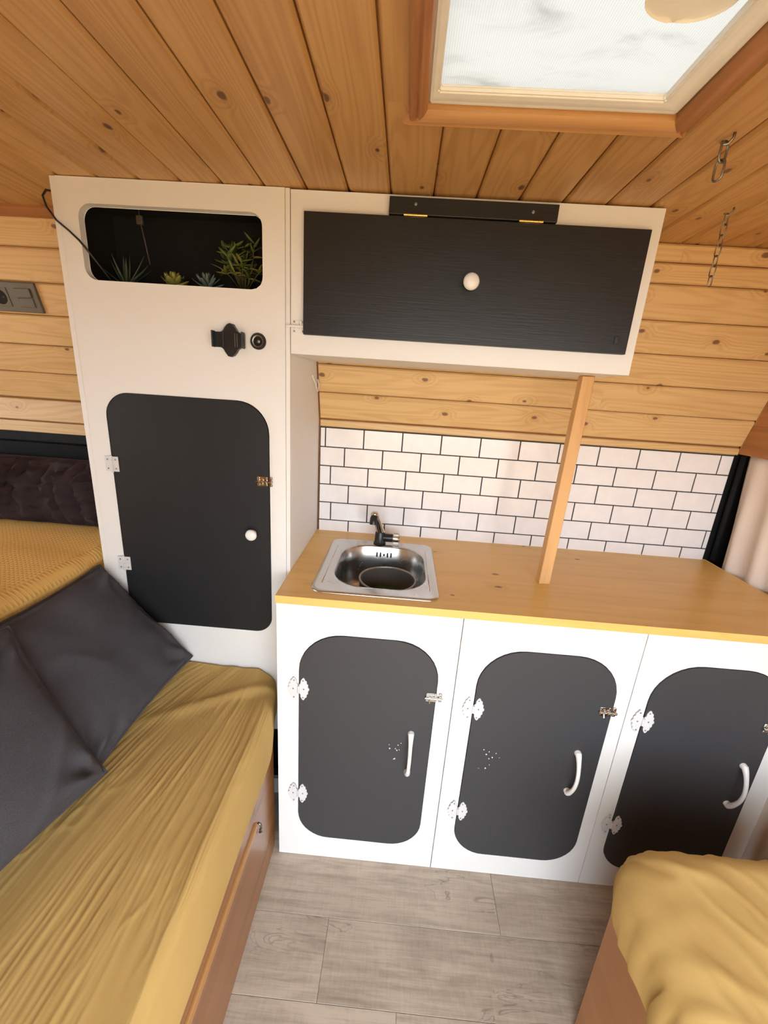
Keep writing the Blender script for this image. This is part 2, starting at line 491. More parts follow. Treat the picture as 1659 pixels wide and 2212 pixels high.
# ---- floor with vinyl planks
fl = obj('floor', box(LX, RX, FY - 0.05, 1.36, -0.03, -0.003), M['floor_wood'])
tag(fl, 'grey-brown oak plank floor between the two benches', 'floor', kind='structure')
rows = [(0.862, 1.30, [-0.9, 0.0, 0.9]), (0.712, 0.862, [-0.88, 0.345]), (0.557, 0.712, [-0.094, 1.0]), (0.404, 0.557, [-0.85, 0.082]), (0.25, 0.404, [-0.4, 0.6]), (0.10, 0.25, [-0.2, 0.85]), (-0.05, 0.10, [-0.7, 0.4]), (-0.20, -0.05, [0.1]), (-0.35, -0.20, [-0.5, 0.6])]
for (y0, y1, js) in rows:
    xs = [-1.2] + sorted(js) + [RX]
    for a, b in zip(xs, xs[1:]):
        w, h = (b - a) / 2 - 0.0004, (y1 - y0) / 2 - 0.0004
        obj('plank', box(-w, w, -h, h, -0.003, 0.0, 0.0005, 1), M['floor_wood'], fl, Matrix.Translation(((a + b) / 2, (y0 + y1) / 2, 0)))

# ---- ceiling with tongue-and-groove planks running across the van
def holed_slab(x0, x1, y0, y1, z0, z1, hx0, hx1, hy0, hy1):
    return plate([[(x0, y0), (x1, y0), (x1, y1), (x0, y1)], [(hx0, hy0), (hx0, hy1), (hx1, hy1), (hx1, hy0)]], z0, z1, 'xy')
ceil = obj('ceiling', holed_slab(LX, RX, FY - 0.05, 1.30, CEIL + 0.010, CEIL + 0.030, SKY_X0, SKY_X1, SKY_Y0, SKY_Y1), M['red_wood'])
tag(ceil, 'honey-coloured tongue-and-groove pine ceiling', 'ceiling', kind='structure')
PW = 0.0868
def plank_mesh(L, wid, th, ch=0.0035, name='plank', mat=None, gap=0.0009):
    """board: length along local x, width along y, face at z=0 looking to -z (face down), back at z=th"""
    h = wid / 2 - gap
    prof = [(-h, th), (-h, ch), (-h + ch, 0.0), (h - ch, 0.0), (h, ch), (h, th)]
    bm = nb()
    A = [bm.verts.new((-L / 2, y, z)) for y, z in prof]
    B = [bm.verts.new((L / 2, y, z)) for y, z in prof]
    n = len(prof)
    for i in range(n): bm.faces.new((A[i], A[(i + 1) % n], B[(i + 1) % n], B[i]))
    bm.faces.new(A[::-1]); bm.faces.new(B)
    return mesh(name, bm, mat)
CY0, CY1 = FY, 1.176
rot90 = Matrix.Rotation(PI / 2, 4, 'Z')
def ceil_plank(xc, wid, y0, y1):
    me = plank_mesh(y1 - y0, wid, 0.010, 0.0045, mat=M['ceil_wood'], gap=0.0013)
    obj('plank', me, None, ceil, Matrix.Translation((xc, (y0 + y1) / 2, CEIL)) @ rot90)
k = -23
while -0.0615 + PW * k < RX - 0.02:
    x0 = -0.0615 + PW * k
    x1 = min(x0 + PW, RX - 0.002)
    x0 = max(x0, LX)
    if x1 - x0 > 0.01:
        inside = x0 >= SKY_X0 - 0.001 and x1 <= SKY_X1 + 0.03
        if x1 <= SKY_X0 or x0 >= SKY_X1:
            ceil_plank((x0 + x1) / 2, x1 - x0, CY0, CY1)
        else:
            # boards cut short at the roof window
            ceil_plank((x0 + x1) / 2, x1 - x0, SKY_Y1 + 0.004, CY1)
            ceil_plank((x0 + x1) / 2, x1 - x0, CY0, SKY_Y0 - 0.004)
            if x0 < SKY_X0: ceil_plank((x0 + SKY_X0) / 2, SKY_X0 - x0, SKY_Y0 - 0.004, SKY_Y1 + 0.004)
            if x1 > SKY_X1: ceil_plank((x1 + SKY_X1) / 2, x1 - SKY_X1, SKY_Y0 - 0.004, SKY_Y1 + 0.004)
    k += 1

# ---- kitchen-side wall
def lean_slab(x0, x1, zlo, zhi, off0, off1):
    """slab following the wall profile between two offsets behind its face"""
    bm = nb()
    zs = [zlo] + ([LEAN_Z] if zlo < LEAN_Z < zhi else []) + [zhi]
    vs = []
    for off in (off0, off1):
        for x in (x0, x1):
            vs.append([bm.verts.new((x, lean_y(z) + off, z)) for z in zs])
    n = len(zs)
    for i in range(n - 1):
        bm.faces.new((vs[0][i], vs[1][i], vs[1][i + 1], vs[0][i + 1]))
        bm.faces.new((vs[2][i], vs[2][i + 1], vs[3][i + 1], vs[3][i]))
        bm.faces.new((vs[0][i], vs[0][i + 1], vs[2][i + 1], vs[2][i]))
        bm.faces.new((vs[1][i], vs[3][i], vs[3][i + 1], vs[1][i + 1]))
    bm.faces.new((vs[0][0], vs[2][0], vs[3][0], vs[1][0]))
    bm.faces.new((vs[0][-1], vs[1][-1], vs[3][-1], vs[2][-1]))
    return bm
wb = obj('wall_back', lean_slab(LX, RX, -0.02, CEIL + 0.02, 0.012, 0.045), M['red_wood'])
tag(wb, 'pine-clad van side wall behind the kitchen, leaning inwards at the top', 'wall', kind='structure')
LEAN_A = math.atan(LEAN_K)
def wall_matrix(xc, s):
    """board centre at slant distance s above the bend; local x = world x, local -z = into the room"""
    zc = LEAN_Z + s / SL
    # board width direction runs up the slope: (0,-sin, cos); outward normal into room: (0,-cos,-sin)
    up = Vector((0, -math.sin(LEAN_A), math.cos(LEAN_A)))
    nrm = Vector((0, -math.cos(LEAN_A), -math.sin(LEAN_A)))
    z = -nrm
    y = z.cross(Vector((1, 0, 0)))
    return Matrix(((1, y.x, z.x, xc), (0, y.y, z.y, lean_y(zc)), (0, y.z, z.z, zc), (0, 0, 0, 1)))
def wall_plank(x0, x1, s0, s1):
    me = plank_mesh(x1 - x0, s1 - s0, 0.012, 0.0035, mat=M['wall_wood'])
    obj('plank', me, None, wb, wall_matrix((x0 + x1) / 2, (s0 + s1) / 2))
S = [0.004 + 0.0838 * i for i in range(7)]
for i in range(6):
    s0, s1 = S[i], min(S[i + 1], 0.508)
    wall_plank(LX, -0.79, s0, s1)
    cuts = [-0.262, RX - 0.07]
    if i == 1: cuts = [-0.262, 0.572, RX - 0.07]
    if i == 5:
        s1 = 0.468
        cuts = [-0.262, RX - 0.07]
        wall_plank(-0.262, 0.640, 0.469, 0.508); wall_plank(0.640, RX - 0.07, 0.469, 0.508)
    for a, b in zip(cuts, cuts[1:]): wall_plank(a, b, s0, s1)
# upright boards under the bend
for (x0, x1, z0, z1) in ((LX, -0.785, 1.132, 1.2025), (-0.262, RX - 0.07, 1.1785, 1.2025)):
    me = plank_mesh(x1 - x0, z1 - z0, 0.012, 0.003, mat=M['wall_wood'])
    obj('plank', me, None, wb, Matrix.Translation(((x0 + x1) / 2, LEAN_Y, (z0 + z1) / 2)) @ Matrix.Rotation(-PI / 2, 4, 'X'))
led = obj('ledge_board', box(LX, -0.785, 1.308, 1.33, 1.097, 1.131, 0.002), M['wall_wood'], wb)

# subway tiles
TP, TZ, G = 0.1228, 0.0613, 0.0034
bs = obj('backsplash', box(-0.262, 1.022, 1.3205, 1.331, 0.80, 1.1785), M['grout'], wb)
offs = [-0.245, -0.182, -0.226, -0.165, -0.222, -0.161]
tile_cache = {}
for r in range(6):
    z1 = 1.1775 - r * TZ
    z0 = max(z1 - TZ, 0.826)
    x = offs[r] - TP
    while x < 1.02:
        a, b = max(x, -0.262), min(x + TP, 1.0215)
        x += TP
        if b - a < 0.008: continue
        w, h = (b - a) / 2 - G / 2 - 0.0002, (z1 - z0) / 2 - G / 2
        key = (round(w, 4), round(h, 4))
        if key not in tile_cache:
            tile_cache[key] = mesh('tile', box(-w, w, -0.0016, 0.001, -h, h, 0.0006, 1), M['tile'])
        obj('tile', tile_cache[key], None, bs, Matrix.Translation(((a + b) / 2, 1.320, (z0 + z1) / 2)))

# dark recess below the ledge on the left
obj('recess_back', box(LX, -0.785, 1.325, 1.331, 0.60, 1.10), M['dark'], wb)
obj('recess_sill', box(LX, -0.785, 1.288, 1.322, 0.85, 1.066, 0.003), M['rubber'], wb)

# cornice on the left
tr = obj('trim_1', plate([[(1.150, 1.686), (1.158, 1.686 - 0.004), (1.160, 1.668), (1.166, 1.664), (1.190, 1.664), (1.190, 1.686)]], LX, -0.776, 'yz'), M['red_wood'])
tag(tr, 'dark wooden cornice strip where ceiling meets the left wall', 'trim', kind='structure')

# ---- right end of the van: rear door frame, wooden panel above the curtain
wr = obj('wall_right', box(RX, RX + 0.04, FY - 0.05, 1.36, -0.03, CEIL + 0.03), M['rubber'])
tag(wr, 'rear end of the van with black door seal behind the curtain', 'wall', kind='structure')
pn = []
def end_panel(z0, z1, name='panel_board'):
    # trapezoid following the leaning wall
    pts = [(FY, z0), (lean_y(z0) - 0.001, z0)]
    if z0 < LEAN_Z < z1: pts.append((LEAN_Y - 0.001, LEAN_Z))
    pts += [(lean_y(z1) - 0.001, z1), (FY, z1)]
    obj(name, plate([pts], 1.032, RX - 0.002, 'yz', bev=0.002), M['red_end'], wr)
M['red_end'] = wood('end_panel_pine', (0.43, 0.185, 0.06, 1), (0.27, 0.10, 0.028, 1), (0.07, 0.02, 0.008, 1), axis=1, plane=(1, 2), rough=0.4, knots=0.9, tint=0.15)
end_panel(1.186, 1.268); end_panel(1.270, 1.43); end_panel(1.432, 1.595); end_panel(1.597, CEIL - 0.001)
obj('door_gap', box(1.0225, RX - 0.001, 1.322, 1.331, 0.05, 1.184), M['rubber'], wr)
obj('door_seal', tube([(1.040, 1.304, 0.84), (1.039, 1.304, 1.0), (1.037, 1.303, 1.18)], 0.008, 8), M['rubber'], wr, smooth=True)

# ---- far left end and the door-side wall with its open doorway
CWY0, CWY1, CWZ0, CWZ1 = -0.20, 0.95, 0.98, 1.48
wl = obj('wall_left', plate([[(FY - 0.05, -0.03), (1.36, -0.03), (1.36, CEIL + 0.03), (FY - 0.05, CEIL + 0.03)], [(CWY0, CWZ0), (CWY0, CWZ1), (CWY1, CWZ1), (CWY1, CWZ0)]], LX - 0.04, LX, 'yz'), M['wall_wood'])
cw = obj('added_window', box(LX - 0.025, LX - 0.020, CWY0 + 0.0005, CWY1 - 0.0005, CWZ0 + 0.0005, CWZ1 - 0.0005), M['clear'])  # unseen window, added to let more light in on the left
tag(cw, 'unseen clear window pane added at the driver end to light the left side', 'window', kind='structure')
tag(wl, 'pine partition at the far left end of the van', 'wall', kind='structure')
wf = obj('wall_front', plate([[(LX - 0.04, -0.03), (RX + 0.04, -0.03), (RX + 0.04, CEIL + 0.03), (LX - 0.04, CEIL + 0.03)], [(DOOR_X0, DOOR_Z0), (DOOR_X0, DOOR_Z1), (DOOR_X1, DOOR_Z1), (DOOR_X1, DOOR_Z0)]], FY - 0.05, FY, 'xz'), M['wall_wood'])
tag(wf, 'pine-clad side wall with the open sliding doorway', 'wall', kind='structure')
gd = obj('ground', box(-14, 14, -16, FY - 0.07, -0.50, -0.45), M['ground'])
tag(gd, 'unseen ground outside the open sliding door, coloured warm for its bounce light', 'ground', kind='structure')

# ---- roof window
sw = thing('window_1', ((SKY_X0 + SKY_X1) / 2, (SKY_Y0 + SKY_Y1) / 2, CEIL), 'cream-framed roof window with a bright translucent blind', 'roof window')
sw['kind'] = 'structure'
def ring_frame(steps):
    """steps: (x0, x1, y0, y1, z) nested rectangles joined into a stepped frame"""
    bm = nb()
    R = [[bm.verts.new(p) for p in ((x0, y0, z), (x1, y0, z), (x1, y1, z), (x0, y1, z))] for (x0, x1, y0, y1, z) in steps]
    for a, b in zip(R, R[1:]):
        for k in range(4): bm.faces.new((a[k], a[(k + 1) % 4], b[(k + 1) % 4], b[k]))
    bmesh.ops.bevel(bm, geom=[e for e in bm.edges], offset=0.0018, segments=2, affect='EDGES')
    return bm
IX0, IX1, IY0, IY1, IZ = 0.0155, 0.3025, 0.352, 0.679, CEIL + 0.006
obj('frame', ring_frame([(-0.001, 0.334, 0.329, 0.703, CEIL + 0.003), (0.0005, 0.3325, 0.331, 0.7015, CEIL - 0.003), (0.004, 0.327, 0.336, 0.694, CEIL - 0.0045), (0.009, 0.314, 0.343, 0.686, CEIL - 0.0005), (0.0135, 0.305, 0.350, 0.6815, CEIL - 0.0005), (IX0, IX1, IY0, IY1, IZ), (IX0 - 0.004, IX1 + 0.004, IY0 - 0.004, IY1 + 0.004, IZ + 0.004)]), M['cream_plastic'], sw, smooth=True, angle=50)
def blind_fn(u, v):
    x = IX0 - 0.003 + u * (IX1 - IX0 + 0.006)
    y = IY0 - 0.003 + v * (IY1 - IY0 + 0.006)
    return (x, y, IZ + 0.0022 + 0.0018 * nz(x * 6, y * 24 + x * 14, 3.1) * math.sin(PI * u) ** 0.3 * math.sin(PI * v) ** 0.3)
bl = obj('blind', grid(blind_fn, 60, 60), M['blind'], sw, smooth=True)
hb = plate([[(0.243 + 0.043 * math.cos(a), 0.528 + 0.030 * math.sin(a)) for a in [2 * PI * i / 28 for i in range(28)]]], CEIL - 0.002, IZ, 'xy', bev=0.003)
obj('blind_handle', hb, M['cream_plastic'], sw, smooth=True, angle=40)
obj('cover', box(SKY_X0 - 0.02, SKY_X1 + 0.02, SKY_Y0 - 0.02, SKY_Y1 + 0.02, CEIL + 0.075, CEIL + 0.079, 0.001), M['clear'], sw)
# mouldings round the roof window: profile is across (0 inner .. w outer), d down from the ceiling
def moulding(name, p0, p1, inward, w, label, mat, d=0.016):
    p0, p1, inward = Vector(p0), Vector(p1), Vector(inward)
    prof = [(0, -0.001), (0, d * 0.55), (w * 0.10, d * 0.8), (w * 0.22, d * 0.95), (w * 0.40, d), (w * 0.52, d * 0.72), (w * 0.62, d * 0.72), (w * 0.75, d * 0.85), (w * 0.92, d * 0.6), (w, d * 0.3), (w, -0.001)]
    L = (p1 - p0).length; t = (p1 - p0).normalized()
    out = -inward
    bm = nb()
    A = [bm.verts.new((-L / 2 - a, a, -h)) for a, h in prof]
    B = [bm.verts.new((L / 2 + a, a, -h)) for a, h in prof]
    n = len(prof)
    for i in range(n): bm.faces.new((A[i], A[(i + 1) % n], B[(i + 1) % n], B[i]))
    bm.faces.new(A[::-1]); bm.faces.new(B)
    mid = (p0 + p1) / 2
    z = Vector((0, 0, 1))
    Mx = Matrix(((t.x, out.x, z.x, mid.x), (t.y, out.y, z.y, mid.y), (t.z, out.z, z.z, mid.z), (0, 0, 0, 1)))
    o = obj(name, bm, mat, None, Mx, smooth=True, angle=35)
    tag(o, label, 'trim', kind='structure')
c = CEIL
moulding('trim_2', (SKY_X0, SKY_Y1, c), (SKY_X1, SKY_Y1, c), (0, -1, 0), 0.036, 'rounded pine moulding along the kitchen side of the roof window', M['trim_wood'])
moulding('trim_3', (SKY_X0, SKY_Y0, c), (SKY_X0, SKY_Y1, c), (1, 0, 0), 0.026, 'reddish pine moulding along the left side of the roof window', M['red_wood'])
moulding('trim_4', (SKY_X1, SKY_Y0, c), (SKY_X1, SKY_Y1, c), (-1, 0, 0), 0.030, 'reddish pine moulding along the right side of the roof window', M['red_wood'])
moulding('trim_5', (SKY_X0, SKY_Y0, c), (SKY_X1, SKY_Y0, c), (0, 1, 0), 0.030, 'pine moulding along the door side of the roof window', M['trim_wood'])

# saw cuts left at the sawn-off plank ends beside the roof window
bm = nb()
rk = random.Random(5)
for i in range(17):
    x = -0.012 + 0.021 * i + rk.uniform(-0.003, 0.003)
    L = rk.uniform(0.004, 0.009)
    box(x, x + 0.0012, SKY_Y1 + 0.0362, SKY_Y1 + 0.0365 + L, CEIL - 0.0006, CEIL + 0.0004, 0, 1, bm)
o = obj('saw_kerfs', bm, M['dark'], ceil); o['kind'] = 'stuff'

# ================================================================== hardware used by the cabinets
def screw_mesh(r=0.0021):
    return mesh('screw', lathe([(r, 0.0), (r, -0.0006), (r * 0.55, -0.0011), (r * 0.2, -0.0007), (0, -0.0007)], (0, 0, 0), 'y', 10), M['screw'], True)
SCREW = screw_mesh()
def scallop_leaf(sign):
    pts = []
    # from the knuckle out and round: scalloped leaf
    ctrl = [(0.0015, -0.013), (0.005, -0.016), (0.0055, -0.024), (0.009, -0.031), (0.0125, -0.034), (0.016, -0.030), (0.0165, -0.0265), (0.0205, -0.0245), (0.0215, -0.0195), (0.0205, -0.017), (0.0245, -0.0135), (0.0245, -0.008), (0.0235, -0.006), (0.027, -0.003), (0.0275, 0.0)]
    ctrl = ctrl + [(x, -z) for x, z in ctrl[-2::-1]]
    n = len(ctrl)
    for i in range(n):
        a, b = Vector(ctrl[i]), Vector(ctrl[(i + 1) % n])
        p, q = Vector(ctrl[i - 1]), Vector(ctrl[(i + 2) % n])
        for t in (0, 0.33, 0.66):
            pts.append(a.lerp(b, t))
    return [(sign * p.x, p.y) for p in pts]
def butterfly_mesh():
    bm = plate([scallop_leaf(1)], -0.0018, 0.0, 'xz')
    plate([scallop_leaf(-1)], -0.0018, 0.0, 'xz', bm)
    for z in (-0.0105, -0.0035, 0.0035):
        lathe([(0.0030, z), (0.0030, z + 0.0066)], (0, -0.0026, 0), 'z', 12, bm)
    return mesh('hinge', bm, M['hinge_white'])
BUTTERFLY = butterfly_mesh()
BUT_SCREWS = [(s * x, z) for s in (-1, 1) for x, z in ((0.0115, -0.0255), (0.0135, 0.0), (0.0115, 0.0255))]
def butt_mesh():
    bm = plate([[(0.002, -0.019), (0.017, -0.019), (0.017, 0.019), (0.002, 0.019)]], -0.0016, 0.0, 'xz')
    plate([[(-0.002, -0.019), (-0.017, -0.019), (-0.017, 0.019), (-0.002, 0.019)]], -0.0016, 0.0, 'xz', bm)
    for z in (-0.022, -0.011, 0.0, 0.011):
        lathe([(0.0026, z), (0.0026, z + 0.0104)], (0, -0.0022, 0), 'z', 12, bm)
    return mesh('hinge', bm, M['hinge_white'])
BUTT = butt_mesh()
BUTT_SCREWS = [(s * 0.010, z) for s in (-1, 1) for z in (-0.0115, 0.0115)]
def put_hinge(parent, me, screws, x, y, z, sc=1.0, label=None):
    Mx = Matrix.Translation((x, y, z)) @ Matrix.Scale(sc, 4)
    h = obj('hinge', me, None, parent, Mx)
    if label: h['label'] = label
    for sx, sz in screws:
        obj('screw', SCREW, None, h, Mx @ Matrix.Translation((sx, -0.0017, sz)))
    return h
def latch_mesh():
    """small barrel bolt: base plate, barrel guides, sliding bolt with a knob"""
    bm = box(-0.021, 0.006, -0.0014, 0.0, -0.0125, 0.0125, 0.0004, 1)
    tube([(-0.024, -0.0048, 0), (0.020, -0.0048, 0)], 0.0028, 10, bm=bm)
    for x in (-0.019, -0.009, 0.0005):
        lathe([(0.0043, x), (0.0043, x + 0.0035)], (0, -0.0042, 0), 'x', 12, bm)
        box(x, x + 0.0035, -0.0022, 0.0, -0.0075, 0.0075, 0, 1, bm)
    tube([(-0.0125, -0.005, -0.001), (-0.0125, -0.008, -0.007), (-0.0125, -0.009, -0.0105)], [0.0016, 0.0018, 0.0026], 8, bm=bm)
    for x in (-0.0165, 0.003):
        for z in (-0.0095, 0.0095):
            lathe([(0.0021, -0.0014), (0.0019, -0.0024), (0.0, -0.0026)], (x, 0, z), 'y', 8, bm)
    return bm
def keeper_mesh():
    bm = box(0.0105, 0.0185, -0.0014, 0.0, -0.0125, 0.0125, 0.0004, 1)
    lathe([(0.0046, 0.0115), (0.0046, 0.0175)], (0, -0.0044, 0), 'x', 12, bm)
    box(0.0115, 0.0175, -0.003, 0.0, -0.006, 0.006, 0, 1, bm)
    for z in (-0.0095, 0.0095):
        lathe([(0.0021, -0.0014), (0.0019, -0.0024), (0.0, -0.0026)], (0.0145, 0, z), 'y', 8, bm)
    return bm
LATCH = {}
def put_latch(parent, x, y, z, mat='chrome', sc=1.0, flip=False):
    if mat not in LATCH:
        LATCH[mat] = (mesh('latch', latch_mesh(), M[mat], True, 40), mesh('latch_keeper', keeper_mesh(), M[mat], True, 40))
    Mx = Matrix.Translation((x, y, z)) @ Matrix.Scale(sc, 4)
    if flip: Mx = Mx @ Matrix.Rotation(PI, 4, 'Y')
    obj('latch', LATCH[mat][0], None, parent, Mx)
    obj('latch_keeper', LATCH[mat][1], None, parent, Mx)
def knob_mesh(r=0.0165):
    return mesh('knob', lathe([(r * 0.55, 0.0), (r * 0.42, -0.006), (r * 0.5, -0.011), (r * 0.92, -0.015), (r, -0.019), (r * 0.95, -0.0225), (r * 0.75, -0.0262), (r * 0.4, -0.0285), (0, -0.029)], (0, 0, 0), 'y', 28), M['white_plastic'], True, 50)
KNOB = knob_mesh()
def handle_mesh():
    pts, rad = [], []
    n = 22
    for i in range(n + 1):
        t = i / n
        z = (t - 0.5) * 0.128
        y = -0.004 - 0.026 * math.sin(PI * t) ** 0.75
        pts.append((0, y, z)); rad.append(0.0048 + 0.0035 * (abs(t - 0.5) * 2) ** 4)
    bm = tube(pts, rad, 10)
    for z in (-0.062, 0.062):
        lathe([(0.0085, 0.0), (0.0085, -0.004), (0.0065, -0.008), (0.003, -0.010), (0, -0.010)], (0, 0, z), 'y', 14, bm)
    return mesh('handle', bm, M['white_plastic'], True, 60)
HANDLE = handle_mesh()

# ================================================================== base cabinets
CF = 0.853                    # front plane of the base units
BT = 0.816                    # top of the base units, underside of the worktop
def base_cabinet(x0, x1, dx0, dx1, dz0, dz1, rad, hx, hz, hdl, lat, chips, label, extra_right=False):
    t = thing('base_cabinet', ((x0 + x1) / 2, (CF + 1.30) / 2, 0.0), label, 'cabinet', 'base cabinets under the worktop')
    g = 0.0016
    hole = rrect(dx0 - g, dx1 + g, dz0 - g, dz1 + g, [r + g for r in rad], 9)
    obj('front_frame', plate([[(x0 + 0.001, 0.001), (x1 - 0.001, 0.001), (x1 - 0.001, BT), (x0 + 0.001, BT)], hole[::-1]], CF, CF + 0.018, 'xz', bev=0.0008), M['white'], t)
    bm = box(x0 + 0.0006, x0 + 0.014, CF + 0.0185, 1.300, 0.001, BT)
    obj('side_panel', bm, M['white'], t)
    obj('side_panel', box(x1 - 0.014, x1 - 0.0006, CF + 0.0185, 1.300, 0.001, BT), M['white'], t)
    obj('bottom_panel', box(x0 + 0.0145, x1 - 0.0145, CF + 0.0185, 1.300, 0.03, 0.045), M['white'], t)
    obj('back_panel', box(x0 + 0.0145, x1 - 0.0145, 1.294, 1.300, 0.046, 0.64), M['dark'], t)
    d = obj('door', plate([rrect(dx0, dx1, dz0, dz1, rad, 9)], CF - 0.003, CF + 0.015, 'xz', bev=0.0012), M['black_lit'], t)
    for z in hz: put_hinge(t, BUTTERFLY, BUT_SCREWS, hx, CF - 0.0035, z, 0.98, 'white scalloped butterfly hinge')
    hd, tilt = hdl, 0.0
    obj('handle', HANDLE, None, d, Matrix.Translation((hdl[0], CF - 0.003, hdl[1])) @ Matrix.Rotation(hdl[2], 4, 'Y'), label='white bow handle')
    put_latch(t, lat[0], CF - 0.0032, lat[1], 'chrome', 0.98)
    if chips:
        bm = nb()
        for (cx, cz, r) in chips:
            plate([[(cx + r * (0.8 + 0.3 * random.random()) * math.cos(a), cz + 1.2 * r * math.sin(a)) for a in [2 * PI * i / 7 for i in range(7)]]], CF - 0.0034, CF - 0.0029, 'xz', bm)
        o = obj('paint_chips', bm, M['white_plastic'], d)
        o['kind'] = 'stuff'
    return t
R1 = [0.085, 0.085, 0.105, 0.105]
ch1 = [(0.026, 0.430, .0012), (0.028, 0.418, .002), (0.043, 0.419, .0013), (0.047, 0.414, .0018), (0.053, 0.416, .0012), (0.049, 0.431, .0015), (0.056, 0.438, .0012), (0.043, 0.386, .002), (0.040, 0.384, .001)]
ch2 = [(0.268, 0.442, .0014), (0.276, 0.428, .0018), (0.284, 0.415, .0015), (0.292, 0.420, .0018), (0.300, 0.434, .0012), (0.279, 0.383, .002), (0.262, 0.381, .001), (0.288, 0.395, .001), (0.282, 0.437, .0012), (0.310, 0.421, .001)]
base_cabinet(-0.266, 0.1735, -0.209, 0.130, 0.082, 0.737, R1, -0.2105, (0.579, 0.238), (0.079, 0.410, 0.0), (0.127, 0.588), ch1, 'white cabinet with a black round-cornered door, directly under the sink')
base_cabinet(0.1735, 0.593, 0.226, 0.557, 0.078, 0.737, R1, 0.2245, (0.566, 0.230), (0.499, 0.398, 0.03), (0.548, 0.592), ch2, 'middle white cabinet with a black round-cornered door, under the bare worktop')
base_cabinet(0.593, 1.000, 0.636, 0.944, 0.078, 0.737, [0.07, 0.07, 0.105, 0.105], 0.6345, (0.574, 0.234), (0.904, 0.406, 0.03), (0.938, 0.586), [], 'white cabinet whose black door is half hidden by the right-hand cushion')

# ================================================================== worktop with sink cut-out
SX0, SX1, SY0, SY1 = -0.195, 0.118, 0.878, 1.243       # sink rim
BX0, BX1, BY0, BY1 = -0.152, 0.088, 0.925, 1.207       # basin mouth
WT = 0.833
wt = obj('worktop', plate([[(-0.266, 0.846), (1.028, 0.846), (1.028, 1.3195), (-0.266, 1.3195)], rrect(SX0 + 0.012, SX1 - 0.012, SY0 + 0.012, SY1 - 0.012, 0.03, 5)[::-1]], BT + 0.0003, WT, 'xy', bev=0.0015), M['top_wood'])
tag(wt, 'oiled pine worktop running the length of the kitchen', 'worktop')

sk = thing('sink', ((SX0 + SX1) / 2, (SY0 + SY1) / 2, WT), 'small stainless steel sink set into the worktop', 'sink')
def sink_bm():
    bm = nb()
    loops = []
    def loop(x0, x1, y0, y1, r, z):
        loops.append([bm.verts.new((p[0], p[1], z)) for p in rrect(x0, x1, y0, y1, r, 9)])
    loop(SX0 + 0.010, SX1 - 0.010, SY0 + 0.010, SY1 - 0.010, 0.022, WT - 0.004)
    loop(SX0, SX1, SY0, SY1, 0.032, WT + 0.0004)
    loop(SX0, SX1, SY0, SY1, 0.032, WT + 0.002)
    loop(SX0 + 0.003, SX1 - 0.003, SY0 + 0.003, SY1 - 0.003, 0.030, WT + 0.0042)
    loop(SX0 + 0.009, SX1 - 0.009, SY0 + 0.009, SY1 - 0.009, 0.026, WT + 0.0045)
    loop(SX0 + 0.014, SX1 - 0.014, SY0 + 0.014, SY1 - 0.014, 0.022, WT + 0.0028)
    e = 0.010
    loop(BX0 - e, BX1 + e, BY0 - e, BY1 + e, 0.092, WT + 0.0022)
    loop(BX0 - 0.003, BX1 + 0.003, BY0 - 0.003, BY1 + 0.003, 0.088, WT + 0.0012)
    loop(BX0, BX1, BY0, BY1, 0.085, WT - 0.003)
    loop(BX0 + 0.004, BX1 - 0.004, BY0 + 0.004, BY1 - 0.004, 0.082, WT - 0.05)
    loop(BX0 + 0.010, BX1 - 0.010, BY0 + 0.010, BY1 - 0.010, 0.078, WT - 0.105)
    loop(BX0 + 0.020, BX1 - 0.020, BY0 + 0.020, BY1 - 0.020, 0.070, WT - 0.120)
    loop(BX0 + 0.040, BX1 - 0.040, BY0 + 0.040, BY1 - 0.040, 0.055, WT - 0.126)
    loop(BX0 + 0.09, BX1 - 0.09, BY0 + 0.10, BY1 - 0.10, 0.025, WT - 0.129)
    for a, b in zip(loops, loops[1:]):
        n = len(a)
        for k in range(n): bm.faces.new((a[k], a[(k + 1) % n], b[(k + 1) % n], b[k]))
    bm.faces.new(loops[-1])
    return bm
obj('basin', sink_bm(), M['steel'], sk, smooth=True, angle=60)
slot = mesh('overflow_slot', plate([rrect(-0.0022, 0.0022, -0.008, 0.008, 0.0021, 5)], -0.0012, 0.0008, 'xz'), M['dark'])
for i, (sx, sc) in enumerate(((-0.022, 1), (-0.011, 0.95), (0.0, 0.45), (0.011, 0.95), (0.022, 1))):
    obj('overflow_slot', slot, None, sk, Matrix.Translation((-0.030 + sx, BY1 - 0.0042, WT - 0.026)) @ Matrix.Diagonal((1, 1, sc, 1)))
# drawn-in lines of the rim
for (a, b) in (((SX0 + 0.022, SY0 + 0.05), (SX0 + 0.022, SY1 - 0.06)), ((SX1 - 0.022, SY0 + 0.05), (SX1 - 0.022, SY1 - 0.06))):
    obj('rim_bead', tube([(a[0], a[1], WT + 0.0020), (b[0], b[1], WT + 0.0020)], 0.0014, 6), M['steel'], sk, smooth=True)

